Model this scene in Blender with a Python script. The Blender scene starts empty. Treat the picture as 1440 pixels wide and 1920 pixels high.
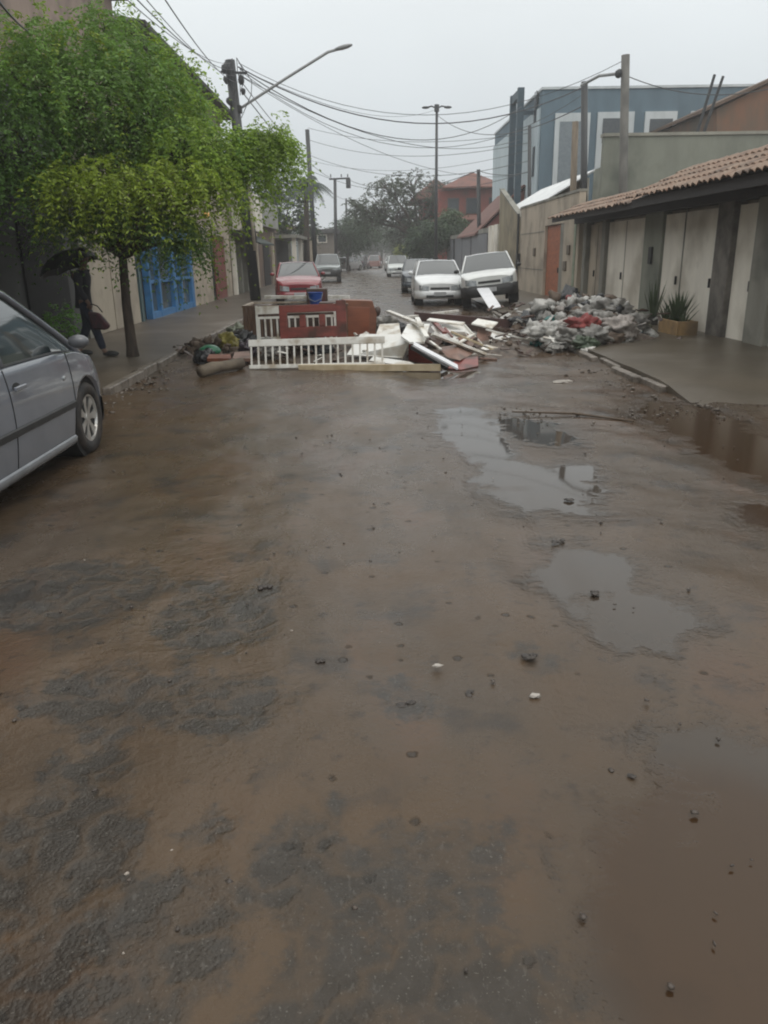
import bpy, bmesh, math, random
import numpy as np
from mathutils import Vector, Matrix, noise as mnoise
random.seed(7); rng = np.random.default_rng(7)
S = bpy.context.scene; COL = S.collection
# ---------------------------------------------------------------- camera, sky, sun, exposure
F = 1450.0; H = 1.65; ROLL = math.radians(1.0)
def cam_axes():
    cx, cy = -30/F, 482/F; n = math.sqrt(1+cx*cx+cy*cy); x, y = cx/n, cy/n
    rY = x*math.cos(ROLL)+y*math.sin(ROLL); uY = -x*math.sin(ROLL)+y*math.cos(ROLL)
    p = math.asin(uY); s = math.asin(-rY)
    f = Vector((math.sin(s)*math.cos(p), math.cos(s)*math.cos(p), -math.sin(p)))
    r = Vector((math.cos(s), -math.sin(s), 0))
    u = Vector((math.sin(s)*math.sin(p), math.cos(s)*math.sin(p), math.cos(p)))
    return f, r*math.cos(ROLL)-u*math.sin(ROLL), u*math.cos(ROLL)+r*math.sin(ROLL)
cf, cr, cu = cam_axes()
cd = bpy.data.cameras.new('camera'); cam = bpy.data.objects.new('camera', cd); COL.objects.link(cam)
cd.sensor_fit = 'HORIZONTAL'; cd.sensor_width = 36; cd.lens = 36*F/1440; cd.clip_end = 3000; cd.clip_start = 0.05
M3 = Matrix((cr, cu, -cf)).transposed(); cam.matrix_world = Matrix.Translation((0, 0, H)) @ M3.to_4x4()
S.camera = cam
S.view_settings.view_transform = 'Standard'; S.view_settings.look = 'None'; S.view_settings.gamma = 1
S.view_settings.exposure = 0.0
S.render.engine = 'CYCLES'
S.cycles.pixel_filter_type = 'BLACKMAN_HARRIS'; S.cycles.filter_width = 2.0
SUN_EL, SUN_AZ = math.radians(58), math.radians(150)
w = bpy.data.worlds.new('World'); S.world = w; w.use_nodes = True
nt = w.node_tree; nt.nodes.clear()
N = nt.nodes.new; Lk = nt.links.new
sky = N('ShaderNodeTexSky'); sky.sky_type = 'NISHITA'; sky.sun_disc = False
sky.sun_elevation = SUN_EL; sky.sun_rotation = SUN_AZ; sky.air_density = 2; sky.dust_density = 5
bg1 = N('ShaderNodeBackground'); bg1.inputs['Strength'].default_value = 0.05; Lk(sky.outputs[0], bg1.inputs['Color'])
# the overcast deck: pale grey, lighter towards the zenith, soft cloud mottling
tc = N('ShaderNodeTexCoord'); sep = N('ShaderNodeSeparateXYZ'); Lk(tc.outputs['Generated'], sep.inputs[0])
rp = N('ShaderNodeValToRGB'); Lk(sep.outputs['Z'], rp.inputs[0])
e = rp.color_ramp.elements
e[0].position = 0.0; e[0].color = (0.60, 0.65, 0.69, 1); e[1].position = 1.0; e[1].color = (1.55, 1.55, 1.52, 1); q = e.new(.5); q.color = (1.15, 1.17, 1.16, 1)
q = e.new(0.12); q.color = (0.68, 0.735, 0.77, 1); q = e.new(0.32); q.color = (0.91, 0.955, 0.97, 1)
mp = N('ShaderNodeMapping'); mp.inputs['Scale'].default_value = (1, 1, 2.6); Lk(tc.outputs['Generated'], mp.inputs[0])
nz = N('ShaderNodeTexNoise'); nz.inputs['Scale'].default_value = 1.7; nz.inputs['Detail'].default_value = 3; Lk(mp.outputs[0], nz.inputs['Vector'])
mr = N('ShaderNodeMapRange'); mr.inputs['From Min'].default_value = .3; mr.inputs['From Max'].default_value = .7
mr.inputs['To Min'].default_value = .93; mr.inputs['To Max'].default_value = 1.06; Lk(nz.outputs[0], mr.inputs[0])
bg2 = N('ShaderNodeBackground'); Lk(rp.outputs[0], bg2.inputs['Color']); Lk(mr.outputs[0], bg2.inputs['Strength'])
mx = N('ShaderNodeMixShader'); mx.inputs[0].default_value = 0.97; Lk(bg1.outputs[0], mx.inputs[1]); Lk(bg2.outputs[0], mx.inputs[2])
wo = N('ShaderNodeOutputWorld'); Lk(mx.outputs[0], wo.inputs['Surface'])
sd = bpy.data.lights.new('sun', 'SUN'); sd.energy = 0.6; sd.angle = math.radians(30); sd.color = (1, .97, .92)
so = bpy.data.objects.new('sun', sd); COL.objects.link(so)
so.rotation_euler = (math.radians(90)-SUN_EL, 0, math.radians(180)-SUN_AZ)
# ---------------------------------------------------------------- reading places off the street grid
def ray(px, py): return cf + cr*((px-720)/F) + cu*((960-py)/F)
def G(px, py, z=0.0): d = ray(px, py); return Vector((0, 0, H)) + d*((z-H)/d.z)
def PX(px, py, X): d = ray(px, py); return Vector((0, 0, H)) + d*(X/d.x)
def PY(px, py, Y): d = ray(px, py); return Vector((0, 0, H)) + d*(Y/d.y)
# ---------------------------------------------------------------- materials
MATS = {}
def mat(name, c, c2=None, rough=.6, scale=6, bump=0.0, bscale=40, metal=0, spec=.5, stretch=(1, 1, 1), lo=.4, hi=.65, coat=0, trans=0, attr=None, c3=None, s3=1.2):
    if name in MATS: return MATS[name]
    m = bpy.data.materials.new(name); m.use_nodes = True; t = m.node_tree; n = t.nodes; l = t.links.new
    b = n['Principled BSDF']; b.inputs['Roughness'].default_value = rough; b.inputs['Metallic'].default_value = metal
    b.inputs['Specular IOR Level'].default_value = spec
    if coat: b.inputs['Coat Weight'].default_value = coat; b.inputs['Coat Roughness'].default_value = .06
    tc = n.new('ShaderNodeTexCoord'); mp = n.new('ShaderNodeMapping'); mp.inputs['Scale'].default_value = stretch; l(tc.outputs['Object'], mp.inputs[0])
    if c2 is None: c2 = tuple(v*.8 for v in c)
    nz = n.new('ShaderNodeTexNoise'); nz.inputs['Scale'].default_value = scale; nz.inputs['Detail'].default_value = 5; nz.inputs['Roughness'].default_value = .6
    l(mp.outputs[0], nz.inputs['Vector'])
    r = n.new('ShaderNodeMapRange'); r.inputs['From Min'].default_value = lo; r.inputs['From Max'].default_value = hi; l(nz.outputs[0], r.inputs[0])
    mixc = n.new('ShaderNodeMix'); mixc.data_type = 'RGBA'; l(r.outputs[0], mixc.inputs['Factor'])
    mixc.inputs['A'].default_value = (*c, 1); mixc.inputs['B'].default_value = (*c2, 1)
    out = mixc.outputs['Result']
    if c3:
        n3 = n.new('ShaderNodeTexNoise'); n3.inputs['Scale'].default_value = s3; n3.inputs['Detail'].default_value = 6; l(tc.outputs['Object'], n3.inputs['Vector'])
        r3 = n.new('ShaderNodeMapRange'); r3.inputs['From Min'].default_value = .5; r3.inputs['From Max'].default_value = .68; l(n3.outputs[0], r3.inputs[0])
        m3 = n.new('ShaderNodeMix'); m3.data_type = 'RGBA'; l(r3.outputs[0], m3.inputs['Factor']); l(out, m3.inputs['A']); m3.inputs['B'].default_value = (*c3, 1); out = m3.outputs['Result']
    if attr:
        a = n.new('ShaderNodeAttribute'); a.attribute_name = attr
        hv = n.new('ShaderNodeMix'); hv.data_type = 'RGBA'; hv.blend_type = 'MULTIPLY'; hv.inputs['Factor'].default_value = 1
        l(out, hv.inputs['A']); l(a.outputs['Color'], hv.inputs['B']); out = hv.outputs['Result']
    l(out, b.inputs['Base Color'])
    if bump:
        nb = n.new('ShaderNodeTexNoise'); nb.inputs['Scale'].default_value = bscale; nb.inputs['Detail'].default_value = 4; l(mp.outputs[0], nb.inputs['Vector'])
        bp = n.new('ShaderNodeBump'); bp.inputs['Strength'].default_value = bump; bp.inputs['Distance'].default_value = .02
        l(nb.outputs[0], bp.inputs['Height']); l(bp.outputs[0], b.inputs['Normal'])
    if trans:
        o = n['Material Output']; tr = n.new('ShaderNodeBsdfTranslucent'); l(out, tr.inputs['Color'])
        ms = n.new('ShaderNodeMixShader'); ms.inputs[0].default_value = trans; l(b.outputs[0], ms.inputs[1]); l(tr.outputs[0], ms.inputs[2]); l(ms.outputs[0], o.inputs['Surface'])
    MATS[name] = m; return m
# ---------------------------------------------------------------- mesh building
class MB:
    def __init__(s): s.v = []; s.f = []
    def add(s, vs, fs):
        o = len(s.v); s.v += [Vector(x) for x in vs]; s.f += [[i+o for i in f] for f in fs]; return s
    def box(s, c, d, R=None):
        x, y, z = d[0]/2, d[1]/2, d[2]/2
        vs = [Vector(p) for p in ((-x,-y,-z),(x,-y,-z),(x,y,-z),(-x,y,-z),(-x,-y,z),(x,-y,z),(x,y,z),(-x,y,z))]
        if R is not None: vs = [R @ v for v in vs]
        c = Vector(c); return s.add([v+c for v in vs], [(0,3,2,1),(4,5,6,7),(0,1,5,4),(1,2,6,5),(2,3,7,6),(3,0,4,7)])
    def span(s, a, b):
        a = Vector(a); b = Vector(b); return s.box((a+b)/2, [abs(q) for q in (b-a)])
    def bar(s, p, q, wd, th, up=(0, 0, 1)):
        p = Vector(p); q = Vector(q); d = q-p; L = d.length; d.normalize(); up = Vector(up)
        if abs(d.dot(up)) > .98: up = Vector((0, 1, 0))
        sd_ = d.cross(up).normalized(); u2 = sd_.cross(d)
        R = Matrix((d, sd_, u2)).transposed(); return s.box((p+q)/2, (L, wd, th), R)
    def cyl(s, p, q, r0, r1=None, n=10, cap=True):
        r1 = r0 if r1 is None else r1; return s.tube([p, q], [r0, r1], n, cap)
    def tube(s, pts, rs, n=8, cap=True):
        pts = [Vector(p) for p in pts]
        if not hasattr(rs, '__len__'): rs = [rs]*len(pts)
        vs = []; fs = []; prev = None
        for i, p in enumerate(pts):
            d = (pts[min(i+1, len(pts)-1)]-pts[max(i-1, 0)]).normalized()
            if prev is None: a = d.orthogonal().normalized()
            else: a = (prev-d*prev.dot(d)).normalized()
            prev = a; b = d.cross(a)
            for k in range(n): t = 2*math.pi*k/n; vs.append(p+(a*math.cos(t)+b*math.sin(t))*rs[i])
        for i in range(len(pts)-1):
            for k in range(n): k2 = (k+1) % n; fs.append((i*n+k, i*n+k2, (i+1)*n+k2, (i+1)*n+k))
        if cap: fs.append(tuple(range(n))[::-1]); fs.append(tuple((len(pts)-1)*n+k for k in range(n)))
        return s.add(vs, fs)
    def lathe(s, prof, c=(0, 0, 0), R=None, n=24):
        vs = []; fs = []; m = len(prof); c = Vector(c)
        for k in range(n):
            t = 2*math.pi*k/n
            for r, z in prof:
                v = Vector((r*math.cos(t), r*math.sin(t), z)); vs.append((R @ v if R is not None else v)+c)
        for k in range(n):
            k2 = (k+1) % n
            for i in range(m-1): fs.append((k*m+i, k2*m+i, k2*m+i+1, k*m+i+1))
        return s.add(vs, fs)
    def prism(s, poly, off):
        n = len(poly); poly = [Vector(p) for p in poly]; off = Vector(off)
        vs = poly+[p+off for p in poly]
        return s.add(vs, [tuple(range(n)), tuple(range(2*n-1, n-1, -1))]+[(i, i+n, (i+1) % n+n, (i+1) % n) for i in range(n)])
    def blob(s, c, r, seed=0, amp=.25, freq=2.0, sub=3, flat=.0):
        bm = bmesh.new(); bmesh.ops.create_icosphere(bm, subdivisions=sub, radius=1); c = Vector(c); vs = []
        for v in bm.verts:
            p = v.co.copy(); o_ = Vector((seed*3.1, seed*1.7, seed)); k = 1+amp*mnoise.noise(p*freq+o_)+(amp*.9*(.35-abs(mnoise.noise(p*freq*1.9+o_)))+amp*.55*(.3-abs(mnoise.noise(p*freq*4.3+o_))) if amp > .3 else 0)
            p = Vector((p.x*r[0], p.y*r[1], p.z*r[2]))*k
            if flat and p.z < -r[2]*flat: p.z = -r[2]*flat+(p.z+r[2]*flat)*.15
            vs.append(p+c)
        fs = [[v.index for v in f.verts] for f in bm.faces]; bm.free(); return s.add(vs, fs)
    def build(s, name, m, parent=None, smooth=False, bevel=0, origin=None):
        me = bpy.data.meshes.new(name)
        vs = s.v if origin is None else [v-Vector(origin) for v in s.v]
        me.from_pydata([tuple(v) for v in vs], [], s.f)
        bm = bmesh.new(); bm.from_mesh(me)
        if bevel:
            try: bmesh.ops.bevel(bm, geom=[e for e in bm.edges], offset=bevel, segments=1, affect='EDGES')
            except Exception: pass
        bmesh.ops.recalc_face_normals(bm, faces=bm.faces); bm.to_mesh(me); bm.free()
        if smooth: me.polygons.foreach_set('use_smooth', [True]*len(me.polygons))
        me.materials.append(m)
        o = bpy.data.objects.new(name, me); COL.objects.link(o)
        if parent: o.parent = parent
        if origin is not None: o.location = origin
        return o
def tag(o, label=None, cat=None, group=None, kind=None):
    if label: o['label'] = label
    if cat: o['category'] = cat
    if group: o['group'] = group
    if kind: o['kind'] = kind
    return o
def thing(name, label, cat, loc=(0, 0, 0), rz=0, group=None):
    o = bpy.data.objects.new(name, None); COL.objects.link(o); o.empty_display_size = .2
    o.location = loc; o.rotation_euler = (0, 0, rz); return tag(o, label, cat, group)
def one(mb, name, m, label, cat, group=None, **k):
    """a thing that is one mesh, origin at the middle of its base"""
    xs = [v.x for v in mb.v]; ys = [v.y for v in mb.v]; zs = [v.z for v in mb.v]
    return tag(mb.build(name, m, origin=((min(xs)+max(xs))/2, (min(ys)+max(ys))/2, min(zs)), **k), label, cat, group)
def polymesh(name, V, Fq, m, parent=None, cols=None, smooth=False):
    me = bpy.data.meshes.new(name); V = np.asarray(V, dtype=np.float32); Fq = np.asarray(Fq, dtype=np.int32); k = Fq.shape[1]
    me.vertices.add(len(V)); me.vertices.foreach_set('co', V.ravel()); me.loops.add(Fq.size); me.loops.foreach_set('vertex_index', Fq.ravel())
    me.polygons.add(len(Fq)); me.polygons.foreach_set('loop_start', np.arange(0, Fq.size, k, dtype=np.int32)); me.polygons.foreach_set('loop_total', np.full(len(Fq), k, dtype=np.int32))
    me.update(calc_edges=True)
    if smooth: me.polygons.foreach_set('use_smooth', [True]*len(Fq))
    if cols is not None:
        a = me.color_attributes.new('tint', 'FLOAT_COLOR', 'POINT'); c = np.ones((len(V), 4), dtype=np.float32); c[:, :3] = cols; a.data.foreach_set('color', c.ravel())
    me.materials.append(m); o = bpy.data.objects.new(name, me); COL.objects.link(o)
    if parent: o.parent = parent
    return o
# ---------------------------------------------------------------- ground
def seg_grid():
    xs = [-3.6+.045*i for i in range(int(7.6/.045))]
    a = xs[0]; st = .05; L = []
    while a > -240: st *= 1.22; a -= st; L.append(a)
    b = xs[-1]; st = .05; R_ = []
    while b < 240: st *= 1.22; b += st; R_.append(b)
    ys = []; y = .6; st = .03
    while y < 22: ys.append(y); st = .03+.0045*y; y += st
    while y < 430: ys.append(y); st *= 1.1; y += st
    y = .6; st = .05; B = []
    while y > -60: st *= 1.35; y -= st; B.append(y)
    return np.array(L[::-1]+xs+R_), np.array(B[::-1]+ys)
gx, gy = seg_grid(); X, Y = np.meshgrid(gx, gy); nx, ny = len(gx), len(gy)
def ell(px0, py0, px1, py1, ang=0, k=1.0):
    """an ellipse on the road spanning a patch seen between two corners"""
    a = G(px0, (py0+py1)/2); b = G(px1, (py0+py1)/2); c = G((px0+px1)/2, py0); d = G((px0+px1)/2, py1)
    return ((a.x+b.x)/2, (c.y+d.y)/2, abs(b.x-a.x)/2*k, abs(c.y-d.y)/2*k, ang)
def field(E):
    f = np.full(X.shape, -3.0)
    for (cx, cy, rx, ry, ang) in E:
        dx, dy = X-cx, Y-cy; u = dx*math.cos(ang)+dy*math.sin(ang); v = -dx*math.sin(ang)+dy*math.cos(ang)
        d = np.sqrt((u/rx)**2+(v/ry)**2); f = np.maximum(f, (1-d)*min(rx, ry))
    return f
PUD = [ell(815, 762, 960, 870), ell(900, 860, 1120, 965, .2), ell(1010, 860, 1130, 905), ell(1010, 1020, 1200, 1130), ell(1080, 1090, 1290, 1210),
       ell(1230, 750, 1420, 850), ell(1330, 790, 1560, 930), ell(1400, 940, 1560, 1010), ell(930, 770, 1080, 850, .1, .8),
       ell(650, 640, 1000, 760, 0, .5), ell(1180, 1500, 1900, 2300), ell(1230, 1330, 1560, 1560, 0, .8)]
PUDB = [ell(1230, 750, 1420, 850), ell(1330, 790, 1560, 930), ell(1400, 940, 1560, 1010), ell(1180, 1450, 1900, 2300)]
ASP = [ell(470, 1540, 640, 1720), ell(620, 1560, 950, 1740), ell(690, 1770, 1060, 2050), ell(480, 1770, 760, 2000), ell(-60, 1490, 240, 1720), ell(-60, 1760, 120, 1960), ell(200, 1640, 420, 1900), ell(150, 1280, 330, 1360),
       ell(300, 1270, 520, 1370), ell(60, 1250, 200, 1350, 0, .8), ell(330, 1130, 500, 1220), ell(300, 1100, 420, 1190), ell(-80, 1040, 330, 1200, 0, .8), ell(120, 1380, 240, 1480, 0, .8), 
       ell(730, 1290, 790, 1345), ell(970, 1210, 1020, 1250), ell(480, 1080, 530, 1120, 0, .7), ell(330, 1500, 470, 1620, 0, .4), ell(60, 1400, 100, 1700, 0, .5)]
fp, fb, fa = field(PUD), field(PUDB), field(ASP)
Z = np.zeros(X.shape); near = (np.abs(X) < 6) & (Y > .3) & (Y < 24)
for j in range(ny):
    if not (.3 < gy[j] < 24): continue
    for i in range(nx):
        if -5 < gx[i] < 5:
            p = Vector((gx[i], gy[j], 0)); Z[j, i] = .030*mnoise.noise(p*.7)+.016*mnoise.noise(p*2.3)+.007*mnoise.noise(p*6+Vector((3, 1, 0)))
Z = np.where(near, Z, 0)
mud = 1/(1+np.exp(-(fp+.16)*22)); Z = Z*(1-mud)-.012*mud               # puddles lie flat and a little lower
Z -= .010/(1+np.exp(-fa*30))*near                                  # asphalt shows where the mud has worn off
for (x0, wd) in ((.78, .11), (.98, .10)):                            # faint tyre ruts
    xc = x0+.05*np.sin(Y*.9)+(Y-3)*.06; Z -= .007*np.exp(-((X-xc)/wd*1.4)**2)*(Y > 2.4)*(Y < 5.5)
for (x0, wd) in ((-1.0, .25), (.95, .3), (-2.2, .3)): Z -= .008*np.exp(-((X-x0-.15*np.sin(Y*.35))/wd)**2)*near*(1-mud)
V = np.stack([X.ravel(), Y.ravel(), Z.ravel()], 1)
I = np.arange(nx*ny).reshape(ny, nx); Q = np.stack([I[:-1, :-1].ravel(), I[:-1, 1:].ravel(), I[1:, 1:].ravel(), I[1:, :-1].ravel()], 1)
def ground_mat():
    m = bpy.data.materials.new('muddy_wet_road'); m.use_nodes = True; t = m.node_tree; n = t.nodes; l = t.links.new; b = n['Principled BSDF']
    tc = n.new('ShaderNodeTexCoord'); P = tc.outputs['Object']
    def noise(sc, det=5, ro=.6, vec=P):
        q = n.new('ShaderNodeTexNoise'); q.inputs['Scale'].default_value = sc; q.inputs['Detail'].default_value = det; q.inputs['Roughness'].default_value = ro; l(vec, q.inputs['Vector']); return q.outputs[0]
    def rng_(x, a, b_, c=0, d=1):
        q = n.new('ShaderNodeMapRange'); q.interpolation_type = 'SMOOTHSTEP'; q.inputs['From Min'].default_value = a; q.inputs['From Max'].default_value = b_; q.inputs['To Min'].default_value = c; q.inputs['To Max'].default_value = d; l(x, q.inputs[0]); return q.outputs[0]
    def mth(op, a, b_):
        q = n.new('ShaderNodeMath'); q.operation = op
        for i, x in enumerate((a, b_)):
            if isinstance(x, (int, float)): q.inputs[i].default_value = x
            else: l(x, q.inputs[i])
        return q.outputs[0]
    def mix(fac, A, B):
        q = n.new('ShaderNodeMix'); q.data_type = 'RGBA'
        if isinstance(fac, (int, float)): q.inputs['Factor'].default_value = fac
        else: l(fac, q.inputs['Factor'])
        for k, x in (('A', A), ('B', B)):
            if isinstance(x, tuple): q.inputs[k].default_value = (*x, 1)
            else: l(x, q.inputs[k])
        return q.outputs['Result']
    def attr(nm): q = n.new('ShaderNodeAttribute'); q.attribute_name = nm; return q.outputs['Fac']
    mp = n.new('ShaderNodeMapping'); mp.inputs['Scale'].default_value = (1, .45, 1); l(P, mp.inputs[0]); PS = mp.outputs[0]
    nA, nB, nC, nD = noise(.55, 4), noise(2.3, 6), noise(9, 5, .65), noise(42, 4, .7); nE = noise(1.3, 4, .6, PS)
    mudc = mix(rng_(nA, .38, .62), (.076, .049, .028), (.060, .042, .0265))
    mudc = mix(rng_(nE, .50, .66), mudc, (.078, .045, .025))
    mudc = mix(rng_(nB, .52, .68, 0, .8), mudc, (.028, .023, .019))
    mudc = mix(rng_(nC, .56, .70, 0, .6), mudc, (.021, .016, .013))
    mudc = mix(rng_(nD, .62, .72, 0, .35), mudc, (.10, .08, .062))
    v2 = n.new('ShaderNodeTexVoronoi'); v2.inputs['Scale'].default_value = 8; l(P, v2.inputs['Vector']); s2 = n.new('ShaderNodeSeparateColor'); l(v2.outputs['Color'], s2.inputs[0])
    spk = mth('MULTIPLY', rng_(s2.outputs[0], .62, .66), rng_(mth('ADD', v2.outputs['Distance'], mth('MULTIPLY', mth('SUBTRACT', nD, .5), .25)), mth('MULTIPLY', s2.outputs[1], .22) if False else .20, .10)); mudc = mix(mth('MULTIPLY', spk, .8), mudc, (.018, .014, .011))
    # worn asphalt with pale stones in it
    vo = n.new('ShaderNodeTexVoronoi'); vo.inputs['Scale'].default_value = 85; l(P, vo.inputs['Vector'])
    sc_ = n.new('ShaderNodeSeparateColor'); l(vo.outputs['Color'], sc_.inputs[0])
    aspc = mix(rng_(nC, .35, .65), (.019, .018, .016), (.033, .031, .028))
    aspc = mix(rng_(noise(60, 3, .75, PS), .56, .70, 0, .8), aspc, (.075, .071, .064)); aspc = mix(rng_(noise(110, 2, .6), .64, .72, 0, .8), aspc, (.14, .135, .12))
    sa = mth('ADD', mth('ADD', attr('asphalt'), .05), mth('ADD', mth('MULTIPLY', mth('SUBTRACT', nB, .5), .30), mth('MULTIPLY', mth('SUBTRACT', nC, .5), .30)))
    # a second, finer scatter of worn spots away from the drawn ones
    nG = noise(1.1, 7, .68); sp = mth('ADD', sa, rng_(nG, .66, .76, 0, .24)); fA = rng_(sp, -.03, .05, 0, .84); rdg = mth('SUBTRACT', 1, mth('ABSOLUTE', mth('SUBTRACT', mth('MULTIPLY', noise(5.5, 3, .5), 2), 1), 0)); rl = mth('MULTIPLY', rng_(rdg, .80, 1.0), rng_(attr('asphalt'), -.25, .0)); fA = mth('MULTIPLY', fA, mth('SUBTRACT', 1, mth('MULTIPLY', rl, .55)))
    col = mix(fA, mudc, aspc)
    pw = mth('ADD', attr('puddle'), mth('ADD', mth('MULTIPLY', mth('SUBTRACT', nB, .5), .75), mth('MULTIPLY', mth('SUBTRACT', nC, .5), .32)))
    fP = rng_(pw, -.15, .06)
    damp = rng_(pw, -.5, .0)
    col = mix(mth('MULTIPLY', damp, .25), col, (.035, .025, .018))
    col = mix(mth('MULTIPLY', fP, .8), col, mix(rng_(attr('brown'), -.15, .05), (.042, .034, .027), (.040, .021, .0095)))
    l(col, b.inputs['Base Color'])
    # wet film: smoother where it pools, broken elsewhere
    ro = mth('ADD', rng_(nE, .35, .65, .31, .12), mth('MULTIPLY', nD, .13)); ro = mth('SUBTRACT', ro, mth('MULTIPLY', damp, .10)); 
    rm = n.new('ShaderNodeMix'); l(fP, rm.inputs['Factor']); l(ro, rm.inputs['A']); l(rng_(attr('brown'), -.3, 0, .04, .13), rm.inputs['B']); l(rm.outputs['Result'], b.inputs['Roughness'])
    b.inputs['IOR'].default_value = 1.43; b.inputs['Specular Tint'].default_value = (1, .925, .83, 1)
    ht = mth('ADD', mth('ADD', mth('MULTIPLY', nC, .5), mth('MULTIPLY', nD, .32)), mth('MULTIPLY', mth('MULTIPLY', mth('SUBTRACT', .6, vo.outputs['Distance']), fA), .20))
    tk = attr('track'); tm = mth('MULTIPLY', rng_(mth('ABSOLUTE', tk, 0), .13, .05), rng_(nB, .35, .62)); ht = mth('SUBTRACT', ht, mth('MULTIPLY', tm, mth('MULTIPLY', mth('ADD', mth('SINE', mth('MULTIPLY', tk, 190), 0), 1), .11))); ht = mth('ADD', ht, mth('ADD', mth('MULTIPLY', nB, .9), mth('MULTIPLY', rl, .22))); ht = mth('SUBTRACT', ht, mth('MULTIPLY', spk, .35)); ht = mth('MULTIPLY', ht, mth('SUBTRACT', 1, fP)); 
    bp = n.new('ShaderNodeBump'); bp.inputs['Strength'].default_value = .6; bp.inputs['Distance'].default_value = .016; l(ht, bp.inputs['Height']); l(bp.outputs[0], b.inputs['Normal'])
    return m
go = polymesh('ground', V, Q, ground_mat(), smooth=True); go['kind'] = 'structure'
for nm, A in (('puddle', fp), ('brown', fb), ('asphalt', fa), ('track', np.clip(np.abs(X-(.72+(Y-2.6)*.12+.03*np.sin(Y*2)))+np.clip(np.abs(Y-3.75)-1.0, 0, 9)*.3, 0, 1))):
    at = go.data.attributes.new(nm, 'FLOAT', 'POINT'); at.data.foreach_set('value', A.ravel().astype(np.float32))
# ---------------------------------------------------------------- pavements
M_walk = mat('wet_concrete', (.10, .080, .058), (.060, .048, .036), rough=.42, scale=1.3, bump=.25, bscale=14, c3=(.14, .12, .10), s3=.5, lo=.35, hi=.7)
M_walkR = mat('wet_pavement', (.105, .085, .060), (.065, .053, .038), rough=.38, scale=.9, bump=.25, bscale=11, c3=(.135, .115, .09), s3=.9, lo=.35, hi=.7)
M_kerb = mat('kerb_stone', (.22, .19, .16), (.09, .075, .06), rough=.5, scale=7, bump=.5, bscale=30)
def pavement(name, x0, x1, y0, y1, m, ramp, jag):
    ys = [y0]; y = y0; 
    while y < y1: y += .35 if y < 30 else 3; ys.append(y)
    vs = []; fs = []; K = 9
    for j, y in enumerate(ys):
        for i in range(K):
            t = i/(K-1); x = x0+(x1-x0)*t+(jag*mnoise.noise(Vector((0, y*1.3, 5))) if i == 0 else 0)
            k = min(1, (y-y0)/ramp) if ramp else 1
            z = (.115+.012*mnoise.noise(Vector((x*.8, y*.8, 3))))*k-.03*(1-k)-(.008 if i == 0 else 0)
            vs.append((x, y, z))
    for j in range(len(ys)-1):
        for i in range(K-1): a = j*K+i; fs.append((a, a+1, a+K+1, a+K))
    o = MB().add(vs, fs); n0 = len(o.v)
    o.add([(vs[j*K][0], vs[j*K][1], vs[j*K][2]) for j in range(len(ys))]+[(vs[j*K][0], vs[j*K][1], -.08) for j in range(len(ys))], [(j, j+1, j+1+len(ys), j+len(ys)) for j in range(len(ys)-1)])
    o = o.build(name, m, smooth=True); o['kind'] = 'structure'; return o
pavement('pavement', -3.42, -9, 9.6, 140, M_walk, 1.6, .05)
pavement('pavement', 3.62, 9, 8.3, 140, M_walkR, 1.2, .03)
def kerb(x, y0, y1, zo_, label_m, jit, name='kerb'):
    m = MB(); y = y0
    while y < y1:
        L = random.uniform(.7, 1.0); dx = random.uniform(-jit, jit); rz = random.uniform(-.02, .02)
        m.box((x+dx, y+L/2, .030+zo_+random.uniform(-.015, .006)), (.11, L-.02, .17), Matrix.Rotation(rz, 3, 'Z') @ Matrix.Rotation(random.uniform(-.05, .05), 3, 'Y')); y += L
    o = m.build(name, M_kerb, bevel=.012); o['kind'] = 'structure'
kerb(-3.36, 9.9, 60, 0, M_kerb, .02)
kerb(3.56, 9.4, 60, -.035, M_kerb, .08)
# small stones, clods and grit lying on the road and along both gutters
def scatter(name, pts, m, label):
    mb = MB(); Vs = []; Fs = []; base = bmesh.new(); bmesh.ops.create_icosphere(base, subdivisions=1, radius=1)
    bv = np.array([v.co[:] for v in base.verts]); bf = np.array([[v.index for v in f.verts] for f in base.faces]); base.free()
    for k, (x, y, r) in enumerate(pts):
        s = rng.uniform(.6, 1.3, 3)*r; s[2] *= .6; a = rng.uniform(0, 6.28); c, s_ = math.cos(a), math.sin(a)
        q = bv*s*(1+.25*rng.standard_normal((len(bv), 1))); q = np.stack([q[:, 0]*c-q[:, 1]*s_, q[:, 0]*s_+q[:, 1]*c, q[:, 2]], 1)+np.array([x, y, r*.15])
        Vs.append(q); Fs.append(bf+k*len(bv))
    o = polymesh(name, np.concatenate(Vs), np.concatenate(Fs), m); tag(o, label, 'gravel', kind='stuff'); return o
pts = [(rng.uniform(-3, 3.4), 1.2+11*rng.random()**1.3, rng.uniform(.003, .011)) for _ in range(520)]
scatter('grit', pts, mat('dark_clods', (.05, .04, .033), (.09, .07, .055), rough=.5, scale=20), 'dark wet grit strewn over the muddy road')
pts = [(rng.uniform(-2.6, 3.2), 1.2+10*rng.random()**1.3, rng.uniform(.003, .009)) for _ in range(36)]
scatter('pebbles', pts, mat('pale_pebbles', (.38, .33, .28), (.22, .19, .16), rough=.5, scale=20), 'pale pebbles scattered on the muddy road')
pts = []
for _ in range(900):
    y = rng.uniform(7.8, 30); pts.append((-3.28+abs(rng.normal(0, .22)) if rng.random() < .5 else 3.45-abs(rng.normal(0, .28))+(.5 if y < 9 else 0), y, rng.uniform(.008, .035)))
for _ in range(90):
    a = G(rng.uniform(930, 1240), rng.normal(778, 8)); pts.append((a.x, a.y, rng.uniform(.006, .02)))
for _ in range(140):
    a = G(rng.uniform(1180, 1440), rng.normal(768, 12)); pts.append((a.x, a.y, rng.uniform(.006, .018)))
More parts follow.
